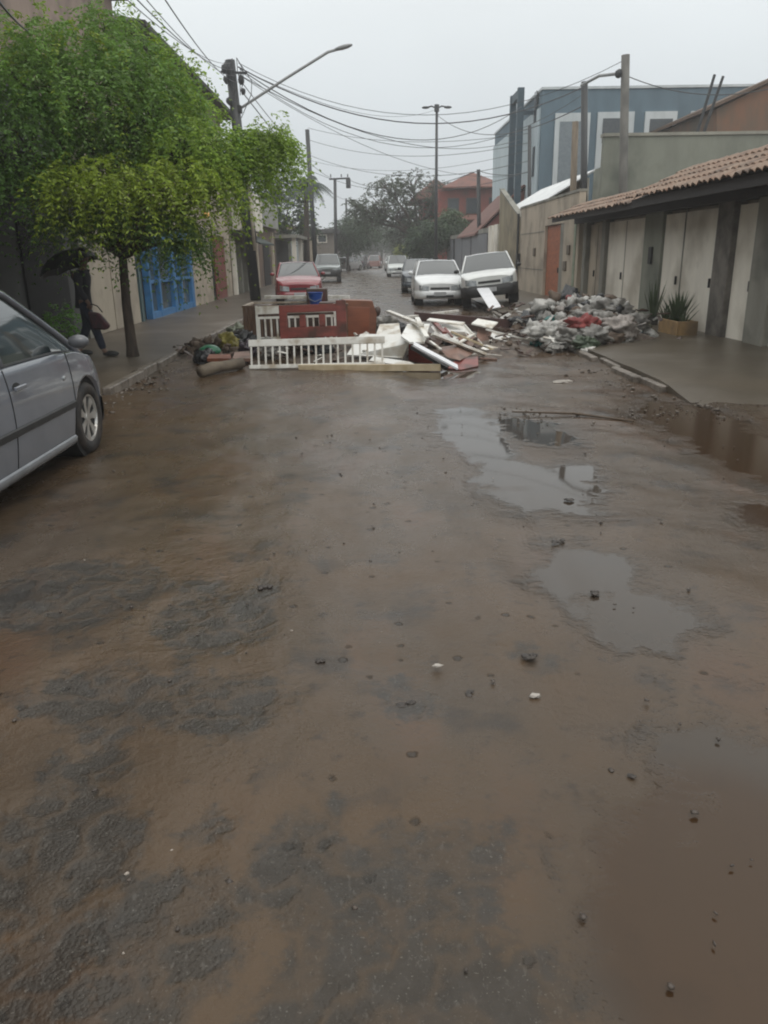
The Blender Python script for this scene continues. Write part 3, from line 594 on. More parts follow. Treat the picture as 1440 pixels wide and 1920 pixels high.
# --- grey garages farther on, white piers
T = thing('grey_garage_building', 'long low building of grey metal doors beyond the yellowish wall', 'building')
MB().span((XR+.1, 44.2, -.1), (XR+4, 68, 2.8)).build('wall', M_slab, T)
for a in (40.7, 42.6): MB().span((XR-.05, a, -.1), (XR+.3, a+1.2, 3.0)).build('pier', M_white, T)
MB().span((XR, 44.0, 2.7), (XR+.3, 68, 2.95)).build('lintel_beam', M_pil, T)
MG = mat('grey_shutter', (.21, .215, .235), (.17, .175, .19), rough=.5, scale=2)
for a in (44.4, 51.5, 56.2, 62): door(T, 'shutter', MG, XR-.03, a, a+(6.6 if a < 50 else 4.4), 0, 2.68, 1, inset=0, slats=18, handle=False)
# --- red gabled house just behind
M_red = wallm('red_plaster', (.27, .075, .058), (.20, .065, .052), c3=(.16, .07, .06))
T = thing('red_gabled_house', 'small red house with tiled gable end behind the grey garages', 'house')
MB().prism([(6.75, 48.5, 0), (11.5, 48.5, 0), (11.5, 48.5, 4.0), (9.1, 48.5, 5.1), (6.75, 48.5, 2.85)], (0, 9, 0)).build('wall', M_red, T)
MB().prism([(6.3, 48.2, 2.62), (9.1, 48.2, 5.25), (9.1, 48.2, 5.37), (6.3, 48.2, 2.74)], (0, 9.6, 0)).prism([(9.1, 48.2, 5.25), (11.9, 48.2, 3.9), (11.9, 48.2, 4.02), (9.1, 48.2, 5.37)], (0, 9.6, 0)).build('roof', M_tiler, T)
def hip(mb, x0, x1, y0, y1, z, h, over=.5):
    x0 -= over; x1 += over; y0 -= over; y1 += over; r = min(x1-x0, y1-y0)/2*.98; cx = (x0+x1)/2; cy = (y0+y1)/2
    a, b = ((cx, y0+r), (cx, y1-r)) if y1-y0 > x1-x0 else ((x0+r, cy), (x1-r, cy))
    vs = [(x0, y0, z), (x1, y0, z), (x1, y1, z), (x0, y1, z), (x0, y0, z+.12), (x1, y0, z+.12), (x1, y1, z+.12), (x0, y1, z+.12), (*a, z+h), (*b, z+h)]
    if y1-y0 > x1-x0: t = [(4, 5, 8), (5, 6, 9, 8), (6, 7, 9), (7, 4, 8, 9)]
    else: t = [(4, 5, 9, 8), (5, 6, 9), (6, 7, 8, 9), (7, 4, 8)]
    return mb.add(vs, [(3, 2, 1, 0), (0, 1, 5, 4), (1, 2, 6, 5), (2, 3, 7, 6), (3, 0, 4, 7)]+t)
T = thing('red_two_storey_house', 'red two-storey house with broad hipped tile roofs, partly behind the spreading tree', 'house')
MB().span((6.2, 72, 0), (13, 84, 6.9)).span((5.2, 76, 0), (6.2, 84, 6.2)).build('wall', M_red, T)
hip(hip(MB(), 7.2, 11.4, 72, 82, 6.95, 1.5, .7), 4.6, 8.2, 76, 84, 6.3, 2.0, .6).build('roof', M_tiler, T)
hip(MB(), 6.0, 13.2, 70.8, 72, 4.3, .5, .3).build('canopy', M_tiler, T)
for (a, b) in ((7.0, 8.0), (8.6, 9.8), (10.6, 11.8)):
    f_ = MB().span((a, 71.9, 4.9), (b, 71.995, 6.2)).build('window', M_slab, T); MB().span((a+.12, 71.85, 5.0), (b-.12, 71.895, 6.1)).build('pane', M_win, f_)
# --- blue-grey block
M_bg = wallm('blue_grey_paint', (.125, .185, .225), (.105, .155, .19), bump=.05)
M_bgl = wallm('light_grey_paint', (.52, .60, .63), (.44, .52, .55), bump=.05)
M_frm = wallm('pale_frame', (.58, .62, .63), (.48, .52, .53), bump=.05)
T = thing('blue_grey_building', 'modern blue-grey block with white framed windows rising behind the right side walls', 'building')
YB = 45.0; c0 = PY(1018, 168, YB); xl = c0.x; ztop = c0.z
MB().span((xl, YB, 0), (xl+15.5, YB+16, ztop)).build('wall', M_bg, T)
MB().span((xl-.06, YB-.06, ztop-.001), (xl+15.56, YB+16, ztop+.12)).build('parapet', M_frm, T)
MB().span((xl-.10, YB+.3, 0), (xl-.002, YB+16, ztop-.8)).build('side_cladding', M_bgl, T)
def wbox(px0, py0, px1, py1, pw=None):
    a = PY(px0, py0, YB-.12); b = PY(px1, py1, YB-.12); z0 = min(a.z, b.z); z1 = max(a.z, b.z)
    f_ = MB().span((a.x, YB-.12, z0), (b.x, YB-.003, z1)).build('window', M_frm, T)
    if pw:
        a2 = PY(pw[0], pw[1], YB-.13); b2 = PY(pw[2], pw[3], YB-.13); MB().span((a2.x, YB-.135, min(a2.z, b2.z)), (b2.x, YB-.123, max(a2.z, b2.z))).build('pane', M_win if pw[3]-pw[1] < 60 else mat('pale_pane', (.20, .235, .255), (.16, .19, .21), rough=.3), f_)
    return f_
w1 = wbox(1042, 212, 1098, 372, (1050, 228, 1090, 370)); w2 = wbox(1122, 210, 1178, 372, (1132, 226, 1168, 370)); wbox(1211, 209, 1267, 252, (1219, 223, 1259, 254)); wbox(1297, 208, 1342, 252, (1306, 224, 1334, 254))
for (pp, w_) in (((1131, 222, 1168, 268), w2), ((1049, 340, 1090, 372), w1)):
    a2 = PY(pp[0], pp[1], YB-.14); b2 = PY(pp[2], pp[3], YB-.14); MB().span((a2.x, YB-.15, b2.z), (b2.x, YB-.137, a2.z)).build('pane', M_win, w_)
# the dark upright frame on the street side, standing proud of the roof
zf = PY(992, 164, 46.7).z
for (a, b) in ((46.6, 46.9), (48.9, 49.2)): MB().span((xl-1.0, a, 0), (xl-.66, b, zf)).build('fin', mat('slate_fin', (.05, .085, .11), (.04, .07, .09), rough=.6), T)
MB().span((xl-.96, 46.9, zf-.45), (xl-.70, 48.9, zf-.05)).span((xl-.70, 46.7, ztop-.9), (xl-.102, 46.85, ztop-.7)).build('fin', mat('slate_fin', (.05, .085, .11), (.04, .07, .09), rough=.6), T)
for z_ in (5.6, 8.3): MB().span((xl-.13, 45.9, z_), (xl-.102, 46.5, z_+1.5)).build('side_window', M_win, T)
# --- green-grey upper wall, orange gable behind, rods
T = thing('green_grey_building', 'plain green-grey windowless upper wall behind the tiled garage roof', 'building')
a = PY(1134, 256, 29); MB().span((a.x, 29, 0), (a.x+14, 29.3, a.z)).build('wall', M_olive, T); MB().span((a.x+1.6, 29.302, 0), (a.x+14, 36, a.z-.4)).build('rear_block', M_olive, T); MB().span((a.x-.05, 28.95, a.z+.001), (a.x+14.05, 29.35, a.z+.10)).build('coping', wallm('pale_coping', (.33, .32, .27), (.24, .235, .2)), T)
zo = a.z
T = thing('orange_gable_house', 'house with stained orange-brown gable wall at the top right corner', 'house')
pts = [PY(1344, 262, 37), PY(1344, 204, 37), PY(1440, 158, 37), PY(1530, 110, 37)]
MB().prism([pts[0], pts[1], pts[2], pts[3], Vector((pts[3].x, 37, pts[0].z)), Vector((pts[3].x, 37, 0)), Vector((pts[0].x, 37, 0))], (0, 9, 0)).build('wall', wallm('orange_brown_plaster', (.20, .10, .058), (.14, .095, .065), c3=(.10, .08, .06), s3=.35), T)
MB().prism([pts[1]+Vector((-.25, -.25, .0)), pts[3]+Vector((.2, -.25, .0)), pts[3]+Vector((.2, -.25, .14)), pts[1]+Vector((-.25, -.25, .14))], (0, 9.4, 0)).build('roof', mat('brown_coping', (.13, .085, .06), rough=.8), T)
for (p0, p1, lb) in (((1306, 250), (1340, 140), 'longer dark slanting rod standing on the green-grey wall'), ((1318, 250), (1356, 143), 'right-hand dark slanting rod standing on the green-grey wall')):
    a = PY(*p0, 30.0); a.z = zo+.10; one(MB().cyl(a, PY(*p1, 30.0), .055, .05, 8), 'metal_rod', M_dpole, lb, 'rod')
# ================================================================ left side
XL = -5.8
T = thing('corner_house', 'two-storey plastered house with ground floor coloured dark for shade behind the leafy tree', 'building')
MB().span((XL-7, 3, -.1), (XL-.0, 16.3, 4.4)).build('wall', M_shgrey, T)
MB().span((XL-7, 16.3, -.1), (XL-.15, 21.0, 4.4)).build('wall', M_beige, T)
MB().span((XL-7, 3, 4.4), (XL-.05, 21.0, 7.45)).build('upper_wall', M_pink, T)
MB().span((XL-7.3, 2.7, 7.45), (XL+.25, 21.3, 7.62)).build('roof_slab', M_slab, T)
MB().span((XL, 3, 3.0), (XL+.9, 15.8, 3.14)).build('awning', M_shgrey, T)
for a in (9.5, 12.6): 
    f_ = MB().span((XL-.045, a, 5.2), (XL+.0, a+1.3, 6.5)).build('window', M_white, T); MB().span((XL+.002, a+.1, 5.3), (XL+.02, a+1.2, 6.4)).build('pane', M_win, f_)
MB().span((XL+.002, 13.7, .1), (XL+.04, 15.6, 2.3)).build('door', M_dark, T)  # flat black sheet, the shade of an opening as colour
gt = MB().span((XL-.10, 16.7, .12), (XL-.02, 18.35, 2.75)).span((XL-.10, 18.42, .12), (XL-.02, 20.4, 2.75)).build('gate', wallm('beige_gate', (.40, .35, .275), (.31, .27, .215), c3=(.24, .21, .17)), T)
MB().span((XL-.12, 16.35, .0), (XL+.06, 16.7, 2.9)).build('gate_pillar', M_pil, T); MB().span((XL-.148, 20.45, .0), (XL-.10, 21.0, 2.7)).build('recess_shade', M_dark, T)
MB().span((XL-.10, 20.6, .1), (XL-.02, 20.8, 2.5)).build('side_door', mat('teal_door', (.07, .12, .13), rough=.5), T)
for (ch, yy, zz, sz) in (('A', 17.15, 1.90, .30), ('J', 17.95, 1.82, .30), ('O', 18.62, 1.93, .30)):
    cu_ = bpy.data.curves.new('letter', 'FONT'); cu_.body = ch; cu_.size = sz*1.25; cu_.extrude = .004; cu_.offset = .012
    t_ = bpy.data.objects.new('tmp', cu_); COL.objects.link(t_); bpy.context.view_layer.update()
    me = bpy.data.meshes.new_from_object(t_.evaluated_get(bpy.context.evaluated_depsgraph_get())); bpy.data.objects.remove(t_)
    me.materials.clear(); me.materials.append(mat('lettering', (.06, .035, .02), rough=.7)); o = bpy.data.objects.new('letter', me); COL.objects.link(o)
    o.matrix_local = Matrix(((0, 0, 1, XL-.010), (1, 0, 0, yy), (0, 1, 0, zz), (0, 0, 0, 1))); o.parent = gt
# blue shop front
T = thing('blue_front_shop', 'shop with bright blue framed glazed doors behind the tree trunk', 'building')
MB().span((XL-6.5, 21.32, -.1), (XL-.2, 34.4, 6.9)).span((XL-.2, 21.32, 2.45), (XL, 34.4, 6.9)).span((XL-.2, 26.9, -.1), (XL, 30.2, 2.45)).span((XL-.2, 33.2, -.1), (XL, 34.4, 2.45)).build('wall', M_beige, T)
hip(MB(), XL-6.5, XL+.2, 21.6, 34.3, 6.9, 1.5, .45).build('roof', mat('dark_tile', (.045, .045, .05), (.07, .065, .06), rough=.8), T)
fr = MB(); 
for a in (21.35, 22.35, 24.0, 25.0, 26.45): fr.span((XL-.14, a, .0), (XL+.03, a+(.16 if a not in (24.0, 26.45) else .34), 2.449))
for z_ in (.0, 2.12): fr.span((XL-.12, 21.35, z_), (XL+.02, 26.8, z_+.28))
fr.span((XL-.12, 21.35, 1.02), (XL+.015, 26.8, 1.10))
fr.build('door_frame', M_blue, T)
for (a, b) in ((21.4, 24.0), (24.3, 26.6)): MB().span((XL-.11, a, .28), (XL-.09, b, 2.12)).build('glass_door', mat('dim_glass', (.05, .075, .085), (.09, .11, .11), rough=.15), T)
MB().span((XL-.16, 30.25, .1), (XL-.1, 31.0, 2.449)).build('recess_shade', M_dark, T)
door(T, 'door', M_rust, XL, 31.0, 33.2, .1, 2.44, -1, inset=.02)
for (a, b) in ((22.5, 23.7), (25.3, 26.5), (28.5, 29.7)):
    f_ = MB().span((XL+.002, a, 4.2), (XL+.05, b, 5.5)).build('window', M_white, T); MB().span((XL+.052, a+.1, 4.3), (XL+.07, b-.1, 5.4)).build('pane', M_win, f_)
wl = thing('wall_lamp', 'small glowing orange wall lamp beside the leafy tree above the doors', 'lamp', tuple(PX(388, 402, XL+.16)))
MB().blob((0, 0, 0), (.10, .10, .09), amp=.02, sub=2).build('bulb', mat('lamp_glass', (.7, .4, .15), rough=.3), wl, smooth=True); MB().bar((0, 0, .02), (-.16, 0, .1), .03, .03).build('bracket', M_blk, wl)
bm_ = MATS['lamp_glass'].node_tree.nodes['Principled BSDF']; bm_.inputs['Emission Color'].default_value = (1, .5, .15, 1); bm_.inputs['Emission Strength'].default_value = .35
# sign shop
T = thing('sign_shop', 'narrow shop with a white hanging sign board and dark awning by the utility pole', 'building')
MB().span((XL-6, 34.6, -.1), (XL, 40.4, 5.2)).build('wall', wallm('tan_plaster', (.25, .215, .165), (.18, .155, .12), c3=(.12, .11, .09)), T)
MB().span((XL+.01, 35.4, 2.75), (XL+.75, 39.9, 4.35)).build('sign_board', M_white, T, bevel=.02)
MB().prism([(XL, 34.8, 2.72), (XL+1.25, 34.8, 2.15), (XL+1.25, 34.8, 2.22), (XL, 34.8, 2.80)], (0, 5.2, 0)).build('awning', mat('dark_green_canvas', (.03, .045, .042), (.05, .06, .055), rough=.8), T)
for a in (34.7, 36.2, 37.8, 39.3): MB().span((XL+.005, a, 0), (XL+.16, a+.28, 2.3)).build('pillar', M_white if a < 35 else M_pil, T)
for a in (35.1, 36.6, 38.2): MB().span((XL+.002, a, .1), (XL+.03, a+1.0, 2.2)).build('shutter', mat('olive_shutter', (.13, .13, .105), (.09, .09, .075), rough=.6), T)
MB().span((XL-6.2, 34.55, 5.2), (XL+.2, 40.6, 5.32)).build('roof_slab', M_slab, T)
T = thing('brown_shop', 'low brown shop with pale parapet and dark doorway just beyond the utility pole', 'building')
MB().span((XL-6, 40.8, -.1), (XL+.1, 50.5, 3.2)).build('wall', wallm('brown_plaster', (.17, .11, .08), (.12, .085, .065), c3=(.09, .07, .06)), T)
MB().span((XL-6, 40.75, 3.2), (XL+.35, 50.6, 4.55)).build('parapet', wallm('dull_white', (.36, .36, .34), (.27, .27, .255)), T)
MB().span((XL+.102, 44.4, .1), (XL+.13, 47.2, 2.45)).build('doorway', M_dark, T); [MB().span((XL+.102, a, .1), (XL+.2, a+.5, 3.0)).build('pillar', M_beige, T) for a in (41.4, 48.4)]
T = thing('carport', 'low grey carport with pale beam past the brown shop', 'carport')
MB().span((XL-4, 51.5, 2.75), (XL+1.4, 62, 2.95)).build('roof', M_pil, T)
for y_ in (51.8, 56.5, 61.5): MB().span((XL+1.0, y_, -.1), (XL+1.25, y_+.25, 2.75)).build('post', M_white, T)
MB().span((XL-.4, 51.8, -.1), (XL-.2, 61.8, 2.7)).build('back_wall', M_slab, T)
T = thing('white_gatehouse', 'white square pillar and pale beam of a gateway above the red car', 'gateway')
a = PY(545, 432, 66); b = PY(556, 462, 66); MB().span((a.x, 65.7, 0), (b.x+.2, 66.3, a.z)).build('pillar', M_frm, T)
c = PY(588, 446, 66); MB().span((b.x+.2, 65.8, c.z-.45), (c.x, 66.2, c.z)).span((c.x-.35, 65.8, 0), (c.x, 66.2, c.z-.45)).build('beam', M_beige, T)
MB().span((a.x-1.2, 66.0, 0), (a.x-.002, 66.2, 3.0)).span((b.x+.5, 66.0, 0), (c.x-.5, 66.12, 2.4)).build('wall', M_pil, T)
T = thing('flat_roofed_house', 'brownish flat-roofed two-storey house left of the far end of the street', 'house')
a = PY(583, 428, 84); b = PY(630, 480, 84); MB().span((a.x-3, 84, 0), (b.x, 94, a.z-.5)).build('wall', wallm('taupe_plaster', (.20, .175, .145), (.15, .13, .11)), T)
MB().span((a.x-3.3, 83.6, a.z-.5), (b.x+.4, 94.3, a.z-.1)).build('roof_slab', M_slab, T)
f_ = MB().span((a.x+.6, 83.9, 2.9), (a.x+1.6, 83.995, 3.7)).build('window', M_white, T); MB().span((a.x+.7, 83.87, 3.0), (a.x+1.5, 83.895, 3.6)).build('pane', M_win, f_)
# low distant houses closing the side rows
for k, (x, y, wx, dy, h, c, lb) in enumerate(((-9.5, 98, 6, 14, 4.2, (.24, .22, .19), 'low dull beige house in the distance on the left, behind the parked row'), (-9.5, 122, 6.5, 18, 5.0, (.30, .27, .25), 'pale distant house on the left near the street end'), (10, 92, 5, 16, 4.0, (.26, .25, .23), 'low greyish distant house on the right beyond the red house'),
        (10.5, 120, 6, 20, 5.2, (.20, .17, .15), 'brownish distant house on the right near the street end'), (1, 215, 30, 10, 5.5, (.30, .30, .30), 'pale long building closing the far end of the street'))):
    T = thing('distant_house', lb, 'house'); MB().span((x-wx/2, y, 0), (x+wx/2, y+dy, h)).build('wall', wallm('far_plaster_%s' % 'abcde'[k], c), T); hip(MB(), x-wx/2, x+wx/2, y, y+dy, h, 1.1, .4).build('roof', M_tiler if k != 4 else M_metal, T)
    for j in range(3): MB().span((x-wx/2+wx*(.12+.3*j), y-.05, 1.0), (x-wx/2+wx*(.26+.3*j), y-.003, 2.3)).build('window', M_win, T)
# ---------------------------------------------------------------- poles, lamps, cables
M_cab = mat('cable_sheath', (.07, .075, .08), rough=.6)
M_lgt = mat('galvanised', (.30, .31, .31), (.22, .23, .23), rough=.45, scale=6)
def pole(name, label, cat, base, top, r0, r1, m, extra=None):
    b = Vector(base); T = thing(name, label, cat, tuple(b)); t = Vector(top)-b
    MB().cyl((0, 0, -.2), t, r0, r1, 12).build('pole', m, T, smooth=True)
    if extra: extra(T, t, b)
    return T
def ex_main(T, t, b):
    d = t.normalized(); 
    a = PY(448, 205, 30)-b; e = PY(628, 94, 30)-b; h = PY(655, 87, 30)-b
    MB().tube([a+Vector((-.1, 0, -.1)), a, a+(e-a)*.5+Vector((0, 0, .06)), a+(e-a)*.93+Vector((0, 0, .07)), e+Vector((.12, 0, .03))], .045, 8).build('lamp_arm', M_lgt, T, smooth=True)
    hd = MB().blob((e+h)/2+Vector((.05, 0, .02)), (.34, .13, .075), amp=.03, sub=2).build('lamp_head', M_lgt, T, smooth=True)
    hd.data.transform(Matrix.Translation((e+h)/2) @ Matrix.Rotation(-.22, 4, 'Y') @ Matrix.Translation(-(e+h)/2))
    MB().span(a+Vector((-.22, -.14, -.12)), a+Vector((.1, .14, .12))).build('clamp', M_blk, T, bevel=.02)
    for k, (px, py, s) in enumerate(((422, 128, .16), (424, 150, .12), (452, 150, .14), (456, 172, .10), (430, 190, .12))):
        c = PY(px, py, 30-.2)-b; MB().blob(c, (s*.7, s*.6, s), seed=k, amp=.5, sub=2).build('insulator', M_dpole, T)
    c = PY(440, 150, 29.8)-b; MB().bar(c+Vector((-.45, 0, .25)), c+Vector((.45, 0, .2)), .07, .07).build('crossarm', M_dpole, T)
    for k in range(7):
        o = random.uniform(-.35, .5); z0 = random.uniform(.2, .7); z1 = -random.uniform(.3, 1.2); bul = random.choice((-1, 1))*random.uniform(.2, .7)
        MB().tube([c+Vector((o*.3, -.05, z0)), c+Vector((o+bul*.5, -.1, (z0+z1)/2+.2)), c+Vector((o+bul*.4, -.1, (z0+z1)/2-.2)), c+Vector((o*.4, -.08, z1))], .016, 4).build('hanging_wire', M_cab, T)
    q0 = PY(466, 338, 29.7)-b; q1 = PY(478, 470, 29.7)-b; MB().cyl(q0, q1, .055, .055, 8).build('conduit', mat('pale_pipe', (.42, .38, .31), rough=.6), T, smooth=True)
    q0 = PY(449, 320, 30)-b; q1 = PY(470, 452, 30)-b; MB().cyl(q0+Vector((0, 0, 0)), q1, .235, .24, 14).build('painted_band', mat('navy_band', (.03, .045, .055), (.06, .06, .05), rough=.6), T, smooth=True)
pb = G(480, 545, .1); pb = PY(480, 560, 30); pb.z = .1; tp = PY(431, 113, 30)
pole('utility_pole', 'tall utility pole with street lamp arm and hanging wires beside the leafy tree', 'utility pole', pb, tp, .20, .17, M_dpole, ex_main)
def pp(name, label, cat, pxt, pyt, pxb, Yd, r, m, extra=None, r1=None):
    t = PY(pxt, pyt, Yd); b = PY(pxb, 500, Yd); k = (t.z-0)/(t.z-b.z) if t.z != b.z else 1; bx = t.x+(b.x-t.x)*k
    return pole(name, label, cat, (bx, Yd, 0), t, r, r1 or r*.85, m, extra)
pp('utility_pole', 'slim leaning pole rising behind the palm on the left', 'utility pole', 576, 243, 592, 58, .17, M_dpole)
def ex_T(T, t, b):
    a = PY(617, 336, 78)-b; c = PY(656, 334, 78)-b; MB().bar(a, c, .14, .14).build('crossarm', M_dpole, T)
    for px in (620, 640, 652): q = PY(px, 332, 78)-b; MB().cyl(q, q+Vector((0, 0, .25)), .06, .05, 6).build('insulator', M_dpole, T)
    q = PY(653, 342, 77.8)-b; MB().cyl(q+Vector((0, 0, -.5)), q+Vector((0, 0, .3)), .22, .22, 10).build('transformer', M_dpole, T)
pp('utility_pole', 'far T-shaped pole with crossarm, centre-left above the street end', 'utility pole', 628, 334, 630, 78, .17, M_dpole, ex_T)
pp('utility_pole', 'thin distant pole just right of the T-shaped one', 'utility pole', 649, 372, 650, 105, .14, M_dpole)
def ex_lp(T, t, b):
    c = t+Vector((0, 0, 0)); 
    for s in (-1, 1):
        MB().tube([c+Vector((0, 0, -.15)), c+Vector((s*.35, 0, .0)), c+Vector((s*.62, 0, -.05))], .05, 6).build('lamp_arm', M_dpole, T)
        MB().blob(c+Vector((s*.78, 0, -.08)), (.28, .16, .09), amp=.03, sub=2).build('lamp_head', M_dpole, T, smooth=True)
    MB().cyl(c+Vector((0, 0, -.35)), c+Vector((0, 0, .1)), .17, .17, 8).build('collar', M_dpole, T)
pp('street_lamp', 'tall central lamppost with a double lamp head rising over the trees', 'street lamp', 819, 199, 817, 60, .13, M_dpole, ex_lp, .09)
pp('utility_pole', 'short dark pole in front of the red houses', 'utility pole', 897, 318, 899, 50, .13, M_dpole)
def ex_r(T, t, b):
    a = PY(1160, 138, 28)-b; MB().blob(a, (.12, .1, .14), amp=.2, sub=2).build('insulator', M_dpole, T); MB().bar(a, PY(1168, 140, 28)-b, .06, .06).build('bracket', M_dpole, T)
    c = PY(1090, 160, 31)-b; MB().tube([a, (a+c)/2+Vector((0, 0, .12)), c], .05, 6).build('lamp_arm', M_lgt, T, smooth=True)
pp('utility_pole', 'tall weathered concrete pole right of centre over the tiled roof', 'utility pole', 1173, 103, 1166, 28, .155, M_conc, ex_r)
pp('utility_pole', 'dark straight pole before the blue-grey building, left of the tall weathered one', 'utility pole', 1096, 153, 1094, 31.5, .14, M_dpole)
pp('wooden_post', 'pale wooden post leaning beside the dark straight pole', 'post', 1079, 228, 1070, 30.5, .13, M_wpole)
pp('utility_pole', 'thin dark pole beside the slate fins of the blue-grey building', 'utility pole', 993, 235, 992, 42, .10, M_dpole)
def cable(a, b, sag, r, label, group=None, n=18):
    a = Vector(a); b = Vector(b); pts = [a+(b-a)*(i/n)-Vector((0, 0, sag*4*(i/n)*(1-i/n))) for i in range(n+1)]
    m = MB().tube(pts, r, 5).build('cable', M_cab, origin=a); tag(m, label, 'cable', group)
A0 = PY(446, 125, 30); g1 = 'bundled cables crossing the street'
cable(A0, PY(1090, 165, 31.5), 1.45, .020, 'thick cable sagging from the lamp pole across to the dark pole on the right', g1)
cable(PY(450, 130, 30), PY(978, 200, 46), 1.9, .018, 'thick cable from the lamp pole down to the slate fins', g1)
cable(PY(448, 140, 30), PY(975, 262, 46), 1.2, .014, 'thin cable from the lamp pole to the lower slate fin', g1)
cable(PY(450, 150, 30), PY(628, 336, 78), .6, .016, 'thin cable running from the lamp pole down to the T-shaped pole')
cable(PY(452, 170, 30), PY(649, 374, 105), .8, .02, 'thin cable running from the lamp pole to the thin distant pole')
for k, (y0, y1, lb) in enumerate(((240, 250, 'upper'), (262, 268, 'second'), (290, 302, 'third'), (318, 322, 'lowest'))):
    cable(PY(578, y0, 58), PY(990, y1, 42), .6+.2*k, .014, '%s of the level thin cables between the leaning left pole and the slim right pole' % lb, 'level cables over the street end')
cable(PY(655, 338, 78), PY(897, 320, 50), .9, .022, 'thin cable from the T-shaped pole to the short dark pole')
cable(PY(897, 320, 50), PY(992, 322, 42), .2, .02, 'thin cable from the short dark pole to the slim right pole')
cable(PY(1170, 140, 28), PX(1500, 150, 14), .5, .015, 'hair-thin cable leaving the tall weathered pole to the right')
cable(PY(819, 215, 60), PY(1090, 200, 31.5), 1.1, .02, 'thin cable from the central lamppost to the dark right pole')
for k, (x0, lb) in enumerate(((222, 'leftmost'), (243, 'second from left'), (262, 'third from left'), (300, 'rightmost'))):
    cable(PY(x0, -15, 11), PY(434+k*4, 118+k*12, 30), .25, .007+.002*(k % 2), '%s of the cables running from the top edge to the lamp pole' % lb, 'cables along the left side')
for k, (a_, b_, sg_) in enumerate((((447, 118), (1172, 112), 1.6), ((450, 133), (1096, 175), 2.1), ((452, 143), (960, 330), 1.0), ((449, 128), (819, 205), .9), ((578, 300), (990, 282), .8))):
    cable(PY(*a_, 30 if k < 4 else 58), PY(*b_, (28, 31.5, 46, 60, 42)[k]), sg_, .010, '%s hair-thin cable over the street' % ('highest', 'second highest', 'steepest', 'lamp to lamp', 'lowest level')[k])
cable(PY(-20, -20, 6.5), PX(70, 60, XL+.1), .1, .012, 'dark service cable at the top left corner against the plaster wall')
# ---------------------------------------------------------------- trees
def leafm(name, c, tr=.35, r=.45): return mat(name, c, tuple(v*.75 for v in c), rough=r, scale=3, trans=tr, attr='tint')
M_bark = mat('bark', (.075, .055, .040), (.04, .03, .024), rough=.85, scale=6, bump=.5, stretch=(3, 3, .6))
def sprays(P, D, L, m, lw, ll, droop, tint):
    """leafy sprays: starts P, directions D, length L, m leaflet pairs; returns verts, quads, tints"""
    n = len(P); P = np.asarray(P); D = np.asarray(D); D /= np.linalg.norm(D, axis=1)[:, None]+1e-9; L = np.asarray(L)[:, None]
    up = np.array([0, 0, 1.]); S_ = np.cross(D, up); S_ /= np.linalg.norm(S_, axis=1)[:, None]+1e-6
    V = []; T = []
    for j in range(m):
        t = (j+.6)/m; C = P+D*L*t; C[:, 2] -= (L[:, 0]*droop*t*t)
        for sg in (-1, 1):
            a = S_*sg*.8+D*.45+rng.normal(0, .28, (n, 3)); a[:, 2] -= .55; a /= np.linalg.norm(a, axis=1)[:, None]
            b = np.cross(a, rng.normal(0, 1, (n, 3))*.6+up); b /= np.linalg.norm(b, axis=1)[:, None]+1e-6
            k = (ll*rng.uniform(.7, 1.25, n)*(1-.3*abs(t-.5)))[:, None]; wv = k*lw/ll
            V.append(np.stack([C, C+a*k*.5+b*wv*.5, C+a*k, C+a*k*.5-b*wv*.5], 1)); T.append(np.repeat((tint*rng.uniform(.75, 1.25, (n, 1)))[:, None, :], 4, 1))
    V = np.concatenate(V).reshape(-1, 3); T = np.concatenate(T).reshape(-1, 3); return V, np.arange(len(V)).reshape(-1, 4), T
def clump_points(c, r, n, shell=.45):
    u = rng.normal(0, 1, (n, 3)); u /= np.linalg.norm(u, axis=1)[:, None]; k = (shell+(1-shell)*rng.random((n, 1)))
    return np.asarray(c)+u*np.asarray(r)*k, u
